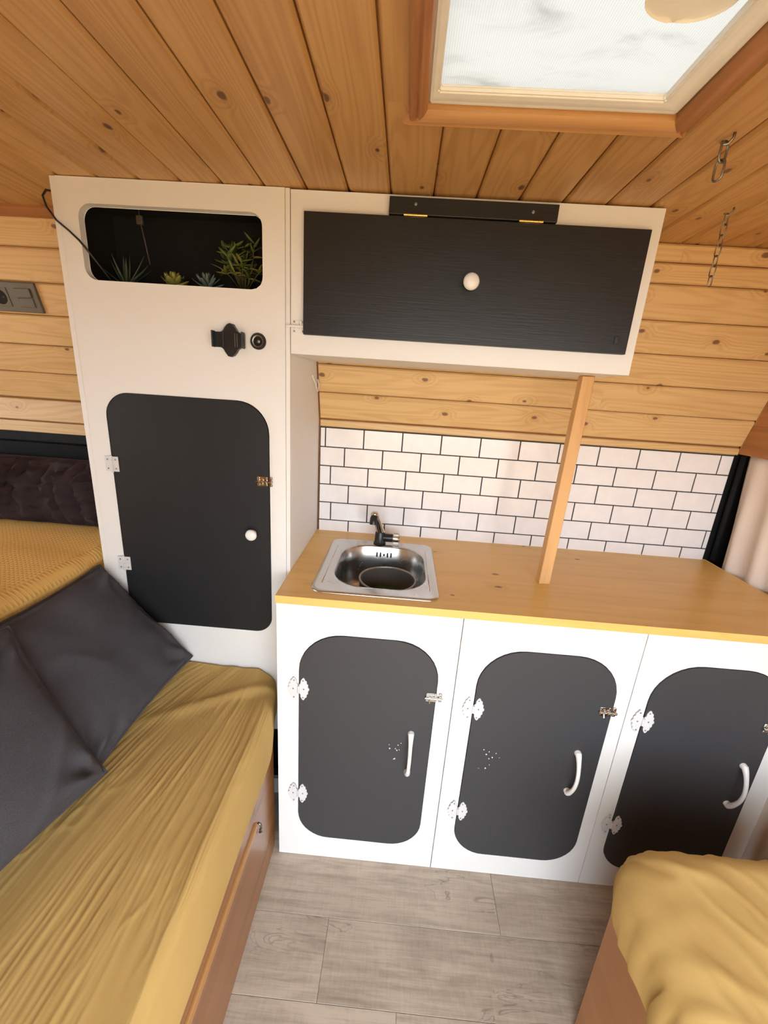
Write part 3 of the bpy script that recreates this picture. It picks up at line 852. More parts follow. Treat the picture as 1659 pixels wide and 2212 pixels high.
pt = thing('cooking_pot', (-0.012, 1.068, WT - 0.124), 'dark non-stick pot standing in the sink', 'pot')
PC = (-0.012, 1.066, 0.0)
pr = 0.080
obj('pot_body', lathe([(0, 0.708), (pr - 0.014, 0.708), (pr - 0.006, 0.713), (pr - 0.002, 0.73), (pr, 0.792), (pr - 0.003, 0.792), (pr - 0.006, 0.73), (pr - 0.012, 0.714), (0, 0.714)], PC, 'z', 44), M['pot_dark'], pt, smooth=True, angle=50)
obj('pot_rim', lathe([(pr - 0.0035, 0.7905), (pr - 0.004, 0.794), (pr - 0.001, 0.7955), (pr + 0.002, 0.794), (pr + 0.0015, 0.7905), (pr - 0.0035, 0.7905)], PC, 'z', 44, caps=False), M['pot_rim'], pt, smooth=True)
obj('liquid_reflection_disc', lathe([(0, 0.7145), (pr - 0.013, 0.7145), (pr - 0.007, 0.734), (pr - 0.009, 0.7345), (0, 0.7345)], PC, 'z', 36), M['liquid_reflection'], pt, smooth=True, angle=40)

fx, fy, fz = -0.047, 1.226, WT + 0.003
tp = thing('kitchen_tap', (fx, fy, fz), 'small black and chrome folding tap behind the sink', 'tap')
obj('base', lathe([(0.0195, 0.0), (0.0195, 0.004), (0.017, 0.006), (0.0155, 0.036), (0.013, 0.041), (0.0, 0.042)], (fx, fy, fz), 'z', 24), M['black_plastic'], tp, smooth=True, angle=45)
obj('valve_body', lathe([(0.0125, 0.008), (0.0132, 0.012), (0.0132, 0.040)], (fx, fy, fz + 0.021), 'x', 24), M['black_plastic'], tp, smooth=True, angle=45)
kb = lathe([(0.0135, 0.0405), (0.0155, 0.0415), (0.0155, 0.060), (0.0135, 0.062), (0.0, 0.062)], (fx, fy, fz + 0.021), 'x', 24)
for i in range(12):
    a = 2 * PI * i / 12
    tube([(fx + 0.043, fy + 0.0155 * math.cos(a), fz + 0.021 + 0.0155 * math.sin(a)), (fx + 0.059, fy + 0.0155 * math.cos(a), fz + 0.021 + 0.0155 * math.sin(a))], 0.0014, 5, bm=kb)
obj('valve_knob', kb, M['chrome'], tp, smooth=True, angle=45)
sp = [(fx + 0.002, fy, fz + 0.036), (fx - 0.004, fy - 0.004, fz + 0.055), (fx - 0.011, fy - 0.012, fz + 0.078), (fx - 0.018, fy - 0.024, fz + 0.096)]
obj('spout', tube(sp, [0.0125, 0.0122, 0.0120, 0.0125], 16), M['chrome'], tp, smooth=True, angle=45)
obj('spout_cap', lathe([(0.0118, -0.004), (0.0126, 0.002), (0.0118, 0.008), (0.008, 0.0125), (0.0, 0.014)], (fx - 0.0195, fy - 0.026, fz + 0.099), 'z', 18), M['chrome'], tp, smooth=True, angle=50)
obj('spout_tip', tube([(fx - 0.019, fy - 0.028, fz + 0.097), (fx - 0.0205, fy - 0.038, fz + 0.093), (fx - 0.021, fy - 0.044, fz + 0.084), (fx - 0.0212, fy - 0.046, fz + 0.076)], [0.0105, 0.0118, 0.0118, 0.0108], 16), M['black_plastic'], tp, smooth=True, angle=45)

# ---- wooden post between worktop and wall cupboard
pb0, pb1 = Vector((0.408, 1.041, WT + 0.0005)), Vector((0.437, 1.085, 1.3670))
bm = nb()
q = [(-0.0145, -0.0145), (0.0145, -0.0145), (0.0145, 0.0145), (-0.0145, 0.0145)]
A = [bm.verts.new(pb0 + Vector((a, b, 0))) for a, b in q]; B = [bm.verts.new(pb1 + Vector((a, b, 0))) for a, b in q]
for i in range(4): bm.faces.new((A[i], A[(i + 1) % 4], B[(i + 1) % 4], B[i]))
bm.faces.new(A[::-1]); bm.faces.new(B)
bmesh.ops.bevel(bm, geom=bm.edges[:], offset=0.0012, segments=1, affect='EDGES')
po = obj('support_post', bm, M['post_wood'])
tag(po, 'square wooden post propping the wall cupboard above the worktop', 'post')

# ================================================================== tall cabinet
TF = 0.980                    # front plane of tall cabinet and wall cupboard
TX0, TX1, TZ0, TZ1 = -0.771, -0.2665, 0.315, 1.6845
tc = thing('tall_cabinet', ((TX0 + TX1) / 2, 1.10, TZ0), 'tall white cabinet with a plant niche and one long black door', 'cabinet')
NX0, NX1, NZ0, NZ1 = -0.718, -0.325, 1.494, 1.638
DX0, DX1, DZ0, DZ1 = -0.709, -0.318, 0.648, 1.257
niche = rrect(NX0, NX1, NZ0, NZ1, [0.026, 0.026, 0.024, 0.028], 7)
dh = rrect(DX0 - 0.0015, DX1 + 0.0015, DZ0 - 0.0015, DZ1 + 0.0015, [0.067, 0.042, 0.075, 0.057], 9)
obj('front_panel', plate([[(TX0 + 0.0125, TZ0), (TX1 - 0.0105, TZ0), (TX1 - 0.0105, TZ1), (TX0 + 0.0125, TZ1)], niche[::-1], dh[::-1]], TF, TF + 0.016, 'xz', bev=0.0008), M['white'], tc)
obj('edge_strip', box(TX0, TX0 + 0.012, TF, TF + 0.016, TZ0, TZ1, 0.0006, 1), M['white'], tc)
obj('edge_strip', box(TX1 - 0.010, TX1, TF, TF + 0.0165, TZ0, TZ1, 0.0006, 1), M['white'], tc)
def side_profile(z0, z1, y0):
    pts = [(y0, z0), (1.318, z0), (1.318, LEAN_Z), (lean_y(z1) - 0.002, z1), (y0, z1)]
    return pts
obj('side_panel', plate([side_profile(TZ0, TZ1, TF + 0.017)], TX1 - 0.012, TX1, 'yz'), M['white'], tc)
obj('side_panel', plate([side_profile(TZ0, TZ1, TF + 0.017)], TX0, TX0 + 0.012, 'yz'), M['white'], tc)
ix0, ix1 = TX0 + 0.0125, TX1 - 0.0125
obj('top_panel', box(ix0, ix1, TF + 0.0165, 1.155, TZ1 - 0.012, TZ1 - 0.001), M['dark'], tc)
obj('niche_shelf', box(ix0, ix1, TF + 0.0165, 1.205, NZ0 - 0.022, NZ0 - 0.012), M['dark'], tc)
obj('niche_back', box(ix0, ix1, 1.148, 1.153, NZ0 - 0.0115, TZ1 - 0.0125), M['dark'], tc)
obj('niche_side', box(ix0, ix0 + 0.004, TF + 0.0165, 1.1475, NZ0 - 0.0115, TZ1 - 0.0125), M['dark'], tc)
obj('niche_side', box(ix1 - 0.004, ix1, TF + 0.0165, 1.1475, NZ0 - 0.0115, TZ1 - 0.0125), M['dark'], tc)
obj('bottom_panel', box(ix0, ix1, TF + 0.0165, 1.317, TZ0, TZ0 + 0.012), M['white'], tc)
obj('plinth', box(TX0, TX1, 1.030, 1.042, 0.001, 0.062, 0.001), M['white'], tc)
obj('kick_back', box(TX0, TX1, 1.12, 1.13, 0.001, TZ0 - 0.001), M['dark'], tc)
td = obj('door', plate([rrect(DX0, DX1, DZ0, DZ1, [0.066, 0.041, 0.074, 0.056], 9)], TF - 0.003, TF + 0.014, 'xz', bev=0.0012), M['black_v'], tc)
obj('knob', KNOB, None, td, Matrix.Translation((-0.361, TF - 0.003, 0.933)) @ Matrix.Scale(0.88, 4), label='round white knob')
for z in (1.086, 0.820): put_hinge(tc, BUTT, BUTT_SCREWS, DX0 - 0.001, TF - 0.0033, z, 0.98, 'white butt hinge')
put_latch(tc, -0.327, TF - 0.0032, 1.070, 'chrome', 0.95)

# ---- phone holder, 12-volt socket
ph = thing('phone_holder', (-0.398, TF, 1.388), 'black spring-clamp phone holder fixed to the tall cabinet', 'phone holder')
def holder_plate():
    pts = []
    hw, hh = 0.021, 0.034
    ctl = [(-0.021, -0.016), (-0.016, -0.019), (-0.012, -0.026), (-0.006, -0.0325), (0.0, -0.034), (0.006, -0.0325), (0.012, -0.026), (0.016, -0.019), (0.021, -0.016), (0.021, 0.016), (0.016, 0.019), (0.012, 0.026), (0.006, 0.0325), (0.0, 0.034), (-0.006, 0.0325), (-0.012, 0.026), (-0.016, 0.019), (-0.021, 0.016)]
    return [(-0.398 + x, 1.388 + z) for x, z in ctl]
obj('back_plate', plate([holder_plate()], TF - 0.010, TF - 0.0002, 'xz', bev=0.0012), M['black_plastic'], ph)
obj('clamp_arm', box(-0.432, -0.412, TF - 0.014, TF - 0.010, 1.372, 1.404, 0.001), M['black_plastic'], ph)
obj('clamp_arm', box(-0.386, -0.364, TF - 0.014, TF - 0.010, 1.373, 1.403, 0.001), M['black_plastic'], ph)
for x in (-0.4325, -0.3665):
    obj('clamp_jaw', box(x, x + 0.003, TF - 0.030, TF - 0.0135, 1.371, 1.405, 0.001), M['black_plastic'], ph)
for x in (-0.3865, -0.3815):
    obj('clamp_rib', box(x, x + 0.0022, TF - 0.0165, TF - 0.0142, 1.374, 1.402, 0.0005, 1), M['grey_plastic'], ph)
so = thing('charger_socket', (-0.338, TF, 1.390), 'round black charger socket beside the phone holder', 'socket')
sc_ = (-0.338, TF - 0.0002, 1.390)
obj('bezel', lathe([(0.0105, 0.0), (0.0178, 0.0), (0.0178, -0.003), (0.0165, -0.0048), (0.0125, -0.0048), (0.0110, -0.003), (0.0105, 0.0)], sc_, 'y', 30, caps=False), M['black_plastic'], so, smooth=True, angle=40)
obj('liner', lathe([(0.0100, 0.0), (0.0122, -0.0046), (0.0128, -0.0056), (0.0116, -0.0056), (0.0100, -0.0046), (0.0092, 0.0)], sc_, 'y', 30, caps=False), M['zinc'], so, smooth=True, angle=40)
obj('contact', lathe([(0.0045, 0.0), (0.0045, -0.0015), (0.002, -0.002), (0, -0.002)], sc_, 'y', 16), M['zinc'], so, smooth=True)
obj('core', lathe([(0.0098, 0.0), (0.0098, -0.0009), (0, -0.0009)], sc_, 'y', 24), M['dark'], so)

# ---- barrel bolt between tall cabinet and wall cupboard, string loop
bb = thing('barrel_bolt', (-0.252, TF, 1.426), 'white barrel bolt joining tall cabinet and wall cupboard', 'bolt')
LATCH['white_plastic'] = (mesh('latch', latch_mesh(), M['white_plastic'], True, 40), mesh('latch_keeper', keeper_mesh(), M['white_plastic'], True, 40))
Mx = Matrix.Translation((-0.2535, TF - 0.0004, 1.4255)) @ Matrix.Rotation(PI, 4, 'Y')
obj('bolt', LATCH['white_plastic'][0], None, bb, Mx)
for sx, sz in ((-0.003, 0.0095), (-0.003, -0.0095), (0.0165, 0.0095), (0.0165, -0.0095)):
    obj('screw', SCREW, None, bb, Matrix.Translation((-0.2535 + sx, TF - 0.0028, 1.4255 + sz)))
st = obj('string_loop', tube([(-0.262, 1.19, 1.330), (-0.260, 1.20, 1.318), (-0.258, 1.215, 1.311), (-0.257, 1.228, 1.296), (-0.257, 1.245, 1.287), (-0.258, 1.262, 1.291), (-0.259, 1.268, 1.306), (-0.261, 1.262, 1.320)], 0.0018, 6), M['string'], smooth=True)
tag(st, 'short white string loop hanging under the wall cupboard', 'string')

# ================================================================== wall cupboard
OX0, OX1, OZ0, OZ1 = -0.2645, 0.484, 1.3685, 1.682
oc = thing('wall_cupboard', ((OX0 + OX1) / 2, 1.10, OZ0), 'white wall cupboard with a wide black lift-up flap', 'cupboard')
obj('front_frame', plate([[(OX0, OZ0), (OX1, OZ0), (OX1, OZ1), (OX0, OZ1)], [(OX0 + 0.05, OZ0 + 0.06), (OX0 + 0.05, OZ1 - 0.06), (OX1 - 0.05, OZ1 - 0.06), (OX1 - 0.05, OZ0 + 0.06)]], TF, TF + 0.016, 'xz', bev=0.0008), M['white'], oc)
def oh_side():
    return [(TF + 0.0165, OZ0), (lean_y(OZ0) - 0.012, OZ0), (lean_y(OZ1) - 0.012, OZ1), (TF + 0.0165, OZ1)]
obj('side_panel', plate([oh_side()], OX1 - 0.012, OX1, 'yz'), M['white'], oc)
obj('side_panel', plate([oh_side()], OX0, OX0 + 0.010, 'yz'), M['white'], oc)
obj('bottom_panel', box(OX0 + 0.0105, OX1 - 0.0125, TF + 0.0165, lean_y(OZ0) - 0.018, OZ0, OZ0 + 0.012), M['white'], oc)
obj('top_panel', box(OX0 + 0.0105, OX1 - 0.0125, TF + 0.0165, lean_y(OZ1) - 0.012, OZ1 - 0.012, OZ1), M['white'], oc)
fd = obj('flap_door', box(-0.2345, 0.4605, TF - 0.0135, TF - 0.0003, 1.4095, 1.6415, 0.0012), M['black'], oc)
obj('knob', KNOB, None, fd, Matrix.Translation((0.1155, TF - 0.0135, 1.527)), label='round white knob')
obj('magnet_catch', box(0.431, 0.440, TF - 0.0165, TF - 0.0136, 1.429, 1.444, 0.001), M['black_plastic'], fd)
hs = obj('hinge_strip', box(-0.062, 0.2735, TF - 0.0135, TF - 0.0003, 1.6445, 1.675, 0.0012), M['black'], oc)
for x, z in ((-0.009, 1.663), (0.224, 1.660)):
    obj('screw', SCREW, None, hs, Matrix.Translation((x, TF - 0.0135, z)) @ Matrix.Scale(1.6, 4))
for x in (-0.008, 0.2215):
    bm = box(x - 0.023, x + 0.023, TF - 0.0150, TF - 0.0136, 1.6405, 1.6455, 0.0003, 1)
    for i in range(5):
        xx = x - 0.0235 + i * 0.0095
        lathe([(0.0026, xx), (0.0026, xx + 0.009)], (0, TF - 0.0165, 1.643), 'x', 10, bm)
    obj('brass_hinge', bm, M['brass'], oc, smooth=True, angle=40)

# ================================================================== plants in the niche
NS = NZ0 - 0.012
def leaf_mesh(L, w, th, curl, mat, name='leaf', n=7, tipw=0.0):
    bm = nb()
    rows_ = []
    for i in range(n + 1):
        t = i / n
        ww = w * (math.sin(PI * min(1, 0.12 + 0.88 * t)) ** 0.7 if tipw == 0 else (1 - t) ** 0.8 * (0.7 + 0.6 * math.sin(PI * t))) / 2
        x = L * t
        z = curl * L * t * t
        tt = th * (1 - 0.8 * t)
        rows_.append([bm.verts.new((x, -ww, z + tt * 0.4)), bm.verts.new((x, 0, z - tt * 0.5)), bm.verts.new((x, ww, z + tt * 0.4)), bm.verts.new((x, 0, z + tt * 0.5))])
    for a, b in zip(rows_, rows_[1:]):
        for k in range(4): bm.faces.new((a[k], a[(k + 1) % 4], b[(k + 1) % 4], b[k]))
    bm.faces.new(rows_[0][::-1]); bm.faces.new(rows_[-1])
    return mesh(name, bm, mat, True)
def leaf_matrix(p, az, el, roll=0.0, sc=1.0):
    return Matrix.Translation(Vector(p)) @ Matrix.Rotation(az, 4, 'Z') @ Matrix.Rotation(-el, 4, 'Y') @ Matrix.Rotation(roll, 4, 'X') @ Matrix.Scale(sc, 4)
def plant_pot(t, x, y, r, h):
    obj('pot', lathe([(0, NS + 0.0005), (r * 0.8, NS + 0.0005), (r, NS + h), (r * 0.88, NS + h), (r * 0.85, NS + h - 0.004), (0, NS + h - 0.004)], (x, y, 0), 'z', 20), M['terracotta'], t, smooth=True, angle=40)
ax_, ay_ = -0.668, 1.042
t = thing('aloe_plant', (ax_, ay_, NS), 'spiky dark green aloe at the left of the niche', 'plant', 'plants in the niche')
plant_pot(t, ax_, ay_, 0.020, 0.018)
AL = leaf_mesh(0.076, 0.012, 0.004, 0.10, M['leaf_aloe'], tipw=1)
for i, (az, el, sc) in enumerate(((2.7, 0.75, 1.0), (2.2, 1.15, 0.95), (0.3, 0.95, 1.0), (-0.2, 0.5, 0.95), (-0.9, 0.9, 0.8), (3.5, 0.55, 0.85), (-1.8, 1.0, 0.85), (1.3, 1.3, 0.9), (0.8, 0.6, 0.9), (-0.5, 0.25, 0.8), (3.1, 0.25, 0.7))):
    obj('leaf', AL, None, t, leaf_matrix((ax_ + 0.004 * math.cos(az), ay_ + 0.004 * math.sin(az), NS + 0.016), az, el, 0, sc))
def rosette(name, x, y, r, lm, label, turns=22):
    t = thing(name, (x, y, NS), label, 'plant', 'plants in the niche')
    plant_pot(t, x, y, r * 0.7, 0.016)
    for i in range(turns):
        f = i / turns
        az = i * 2.39996
        el = 0.15 + 1.2 * f
        obj('leaf', lm, None, t, leaf_matrix((x + 0.003 * math.cos(az), y + 0.003 * math.sin(az), NS + 0.018 + 0.012 * f), az, el, 0, r / 0.03 * (1.05 - 0.45 * f)))
rosette('succulent', -0.553, 1.040, 0.031, leaf_mesh(0.031, 0.022, 0.006, 0.28, M['leaf_yellow']), 'plump yellow-green succulent rosette in the niche')
rosette('succulent', -0.475, 1.040, 0.034, leaf_mesh(0.032, 0.011, 0.004, 0.18, M['leaf_blue']), 'blue-grey pointed succulent rosette in the niche', 24)
bx_, by_ = -0.398, 1.062
t = thing('leafy_houseplant', (bx_, by_, NS), 'bushy yellow-green leafy plant at the right of the niche', 'plant', 'plants in the niche')
plant_pot(t, bx_, by_, 0.026, 0.022)
BL = [leaf_mesh(0.030, 0.0105, 0.0012, 0.25, M['leaf_bush']), leaf_mesh(0.028, 0.0098, 0.0012, -0.15, M['leaf_bush2']), leaf_mesh(0.026, 0.009, 0.0012, 0.1, M['leaf_bush'])]
rs = random.Random(3)
for i in range(21):
    a = rs.uniform(0, 2 * PI); rr = rs.uniform(0.012, 0.052)
    tip = Vector((bx_ + rr * math.cos(a) * 1.0, by_ + min(0.055, rr * math.sin(a) * 0.9) - 0.010, NS + rs.uniform(0.045, 0.118)))
    b0 = Vector((bx_ + 0.004 * math.cos(a), by_ + 0.004 * math.sin(a), NS + 0.018))
    mid = b0.lerp(tip, 0.5) + Vector((0.006 * math.cos(a), 0.006 * math.sin(a), 0.008))
    obj('stem', tube([b0, mid, tip], 0.0011, 5), M['stem'], t, smooth=True)
    for j in range(8):
        az = j * 2.4 + a
        base = mid.lerp(tip, 0.35 + 0.65 * j / 7)
        obj('leaf', BL[(i + (j % 3 == 0)) % 3], None, t, leaf_matrix(base, az, rs.uniform(-0.2, 0.8), rs.uniform(-0.4, 0.4), rs.uniform(0.8, 1.15)))

hw = thing('hanging_wire', (-0.632, 1.06, 1.66), 'thin grey wire with a small connector hanging in the niche', 'wire')
obj('connector', box(-0.640, -0.626, 1.055, 1.063, 1.628, 1.646, 0.002), M['grey_plastic'], hw)
obj('wire', tube([(-0.633, 1.059, 1.672), (-0.633, 1.059, 1.64), (-0.628, 1.062, 1.60), (-0.622, 1.066, 1.55)], 0.0012, 6), M['grey_plastic'], hw, smooth=True)

cb_ = obj('power_cable', tube([(-0.790, 1.10, 1.683), (-0.787, 1.03, 1.672), (-0.785, 0.985, 1.660), (-0.784, 0.9725, 1.645), (-0.778, 0.9715, 1.625), (-0.762, 0.9725, 1.602), (-0.738, 0.9735, 1.584), (-0.720, 0.975, 1.568), (-0.709, 0.985, 1.550), (-0.698, 1.01, 1.52), (-0.690, 1.03, 1.495), (-0.686, 1.035, 1.4835)], 0.0022, 8), M['black_plastic'], smooth=True)
tag(cb_, 'thin black cable running round the tall cabinet into the niche', 'cable')

# ================================================================== socket and switch plate on the left wall
Mw = wall_matrix(-1.112, (1.486 - LEAN_Z) * SL)
op = thing('outlet_plate', (-1.112, lean_y(1.486), 1.486), 'graphite double plate with power socket and light switch on the pine wall', 'socket')
W[op.name] = Mw.copy(); op.matrix_basis = Mw
# local frame: x right, y down the slope towards the camera side, -z into the room
ys = -1 if (Mw.to_3x3() @ Vector((0, 1, 0))).z < 0 else 1
def lbox(x0, x1, y0, y1, d0, d1, bev=0.0015): return box(x0, x1, y0, y1, -d1, -d0, bev)
obj('frame_plate', lbox(-0.072, 0.072, -0.038, 0.038, 0.0, 0.008, 0.002), M['grey_plastic'], op, Mw)
obj('socket_insert', lbox(-0.062, -0.012, -0.024, 0.024, 0.008, 0.0095, 0.001), M['grey_plastic'], op, Mw)
bm = nb()
def ldisc(cx, cy, r, d0, d1):
    b = lathe([(r, -d1), (r, -d0)], (cx, cy, 0), 'z', 28)
    return b
obj('socket_well', ldisc(-0.037, 0, 0.019, 0.0095, 0.0100), M['dark'], op, Mw)
for s in (-0.0095, 0.0095):
    obj('socket_hole', ldisc(-0.037 + s, 0, 0.0026, 0.0100, 0.0104), M['black_plastic'], op, Mw)
obj('switch_rocker', lbox(0.012, 0.056, -0.024 if ys < 0 else 0.001, -0.001 if ys < 0 else 0.024, 0.008, 0.012, 0.0015), M['grey_plastic'], op, Mw)
obj('switch_rocker', lbox(0.012, 0.056, 0.001 if ys < 0 else -0.024, 0.024 if ys < 0 else -0.001, 0.008, 0.010, 0.0015), M['grey_plastic'], op, Mw)

# ================================================================== chains hanging from the ceiling
def link_pts(L, w, n=16):
    pts = []
    for i in range(n):
        a = 2 * PI * i / n
        x = w * math.cos(a); z = w * math.sin(a)
        z += (L / 2 - w) if math.sin(a) > 1e-6 else (-(L / 2 - w) if math.sin(a) < -1e-6 else 0)
        pts.append((x, 0, z))
    return pts
def chain(label, hook, lst, link_len, wire):
    t = thing('ceiling_chain', hook, label, 'chain', 'chains hanging from the ceiling')
    hx, hy, hz = hook
    hp = [(hx, hy, hz + 0.001), (hx, hy, hz - 0.006), (hx - 0.004, hy + 0.003, hz - 0.012), (hx - 0.010, hy + 0.004, hz - 0.013), (hx - 0.014, hy + 0.004, hz - 0.009)]
    obj('hook', tube(hp, wire * 1.3, 8), M['zinc'], t, smooth=True)
    me = mesh('chain_link', tube(link_pts(link_len, link_len * 0.26), wire, 8, True), M['zinc'], True)
    z = hz - 0.010 - link_len / 2 + wire
    for i in range(lst):
        Mx = Matrix.Translation((hx - 0.007, hy + 0.004, z)) @ Matrix.Rotation((0.4 + (PI / 2 if i % 2 else 0)), 4, 'Z')
        obj('chain_link', me, None, t, Mx)
        z -= link_len - 2.2 * wire
    return t
chain('short two-link chain on a ceiling hook beside the roof window', (0.436, 0.738, CEIL), 2, 0.026, 0.0016)
chain('long thin chain hanging from the ceiling beside the wall cupboard', (0.606, 0.968, CEIL), 7, 0.0205, 0.0011)

# ================================================================== left bench
LBX = -0.284
lb = thing('bench_box', (-0.54, 0.25, 0.0), 'brown varnished wooden bench box at the left with a long rail', 'bench')
obj('front_panel', box(LBX - 0.016, LBX, FY + 0.01, 0.873, 0.001, 0.385, 0.0015), M['bench_wood'], lb)
obj('end_panel', box(-0.790, LBX - 0.0165, 0.857, 0.873, 0.001, 0.385), M['bench_wood'], lb)
obj('top_panel', box(-0.790, LBX, FY + 0.01, 0.873, 0.3855, 0.398, 0.001), M['bench_wood'], lb)
obj('upper_board', box(LBX + 0.0003, LBX + 0.008, FY + 0.01, 0.708, 0.3165, 0.384, 0.0015), M['bench_wood'], lb)
obj('rail', box(LBX + 0.0003, LBX + 0.013, FY + 0.01, 0.708, 0.2900, 0.3130, 0.005, 3), M['rail_wood'], lb)
obj('hook', tube([(LBX + 0.001, 0.742, 0.262), (LBX + 0.007, 0.742, 0.258), (LBX + 0.009, 0.743, 0.246), (LBX + 0.005, 0.744, 0.238), (LBX + 0.008, 0.745, 0.230), (LBX + 0.003, 0.746, 0.226)], 0.0028, 8), M['zinc'], lb, smooth=True)

# ---- left mattress with a creased mustard sheet
def left_edge(y): return -0.268 - 0.034 * sst(0.80, 0.98, y)
def lm_fn_profile(s, y):
    """s 0..1 across: 0 at bed side, 0.72 start of rounding, then over the edge and down to the hem"""
    xe = left_edge(y)
    hem = 0.372 + 0.006 * nz(y * 5, 2.0) + 0.012 * sst(0.5, 0.9, y) - 0.014 * sst(0.6, 0.3, y)
    top = 0.532
    r = 0.026 + 0.038 * sst(0.80, 0.97, y)
    if s < 0.70:
        x = -0.788 + (xe - r + 0.788) * (s / 0.70); return x, top, 0.0, 1.0
    if s < 0.84:
        a = (s - 0.70) / 0.14 * PI / 2
        return xe - r + r * math.sin(a), top - r + r * math.cos(a), math.sin(a), math.cos(a)
    t = (s - 0.84) / 0.16
    return xe + 0.003 * math.sin(t * 3), top - r - t * (top - r - hem), 1.0, 0.0
def crease(x, y):
    # creases fan out from the far corner of the mattress towards the camera
    ox, oy = -0.315, 1.10
    dx, dy = x - ox, y - oy
    th = math.atan2(dx, -dy); rr = math.hypot(dx, dy)
    sp = th * (0.35 + rr)                    # arc length like measure, keeps creases about evenly wide
    warp = 0.020 * nz(x * 6, y * 5, 1.0) + 0.007 * nz(x * 16, y * 13, 2.0)
    q = sp + warp * 0.55
    a = nz(q * 9, rr * 1.2, 0.0)
    b = nz(q * 24, rr * 1.6, 7.0)
    c_ = nz(q * 52, rr * 2.6, 3.0)
    d_ = nz(q * 110, rr * 5.0, 5.0)
    r1 = max(0, 1 - abs(b) * 3.2) ** 1.5
    r2 = max(0, 1 - abs(c_) * 3.4) ** 1.5
    r3 = max(0, 1 - abs(d_) * 3.0)
    g1 = sst(-0.25, 0.35, nz(x * 5, y * 4, 9.0))
    g2 = sst(-0.3, 0.3, nz(x * 8, y * 5, 19.0))
    g3 = sst(-0.2, 0.4, nz(x * 9, y * 8, 29.0))
    x1 = max(0, 1 - abs(nz(x * 9 + y * 13, x * 16 - y * 6, 33.0)) * 7) * sst(0.0, 0.4, nz(x * 6, y * 6, 41.0))
    fade = sst(0.05, 0.28, rr)
    big = 0.007 * a + 0.006 * nz(x * 4, y * 3.0, 5.0)
    return fade * (0.0016 * r1 * g1 + 0.0019 * r2 * g2 + 0.0011 * r3 * g3 + 0.0013 * x1) + big * 0.7
def lm_fn(u, v):
    y = 0.972 - v * 1.362
    x, z, nx, nzv = lm_fn_profile(u, y)
    h = crease(x if u < 0.84 else x, y + (0.0 if u < 0.84 else (u - 0.84) * 0.3)) * (1 - 0.75 * sst(0.72, 0.86, u)) - 0.004
    # one broad fold running from the corner
    d = (x + 0.33) * 0.55 + (0.93 - y)
    h += 0.009 * math.exp(-(((y - 0.90) - (x + 0.33) * 0.62) / 0.022) ** 2) * sst(-0.66, -0.36, x) * (1 if u < 0.8 else max(0, 1 - (u - .8) * 12))
    return (x + nx * h, y, z + nzv * h)
mb = grid(lm_fn, 300, 420)
mb.verts.ensure_lookup_table()
N_V = 421
# close: underside and ends
top_row = [mb.verts[i * N_V] for i in range(301)]; bot_row = [mb.verts[i * N_V + 420] for i in range(301)]
def close_end(row, y):
    lo = [mb.verts.new((v.co.x, y, 0.3992 if v.co.z > 0.3992 else v.co.z)) for v in row]
    for i in range(len(row) - 1):
        try: mb.faces.new((row[i], row[i + 1], lo[i + 1], lo[i]))
        except ValueError: pass
close_end(top_row, 0.972); close_end(bot_row, -0.39)
mt = obj('mattress', mb, M['mustard'], smooth=True, angle=70)
tag(mt, 'long seat mattress under a creased mustard sheet on the left bench', 'mattress')

# ---- raised bed with a waffle blanket, left of the tall cabinet
bd = thing('bed_base', (-1.4, 0.4, 0.0), 'dark raised bed base under the waffle blanket', 'bed')
obj('base_box', box(LX + 0.005, -0.845, FY + 0.01, 1.28, 0.001, 0.70, 0.003), M['bench_wood'], bd)
def bl_fn(u, v):
    y = 1.262 - v * 1.64
    xe = -0.792 - 0.0
    top = 0.836 + 0.010 * nz(y * 3, 4.0); r = 0.040
    hem = 0.545
    if u < 0.60:
        x = LX + 0.02 + (xe - r - LX - 0.02) * (u / 0.60); z = top; nx, nv = 0, 1
    elif u < 0.74:
        a = (u - 0.60) / 0.14 * PI / 2
        x = xe - r + r * math.sin(a); z = top - r + r * math.cos(a); nx, nv = math.sin(a), math.cos(a)
    else:
        t_ = (u - 0.74) / 0.26
        x = xe; z = top - r - t_ * (top - r - hem); nx, nv = 1, 0
    h = 0.006 * nz(x * 5, y * 4, 2.0) + 0.004 * nz(x * 3 + 2, y * 9, 8.0) * (1 - nx)
    # soft ridge across the top
    h += 0.010 * math.exp(-(((y - 0.80) + (x + 1.0) * 0.55) / 0.05) ** 2) * (1 - nx)
    h *= (1 - 0.6 * nx)
    h -= 0.010 * sst(0.92, 1.0, y) * nx
    return (x + nx * h, y, z + nv * h)
o = obj('blanket', grid(bl_fn, 120, 200), M['waffle'], smooth=True)
sm = o.modifiers.new('thickness', 'SOLIDIFY'); sm.thickness = 0.008; sm.offset = -1
tag(o, 'mustard waffle-weave blanket over the raised bed', 'blanket')

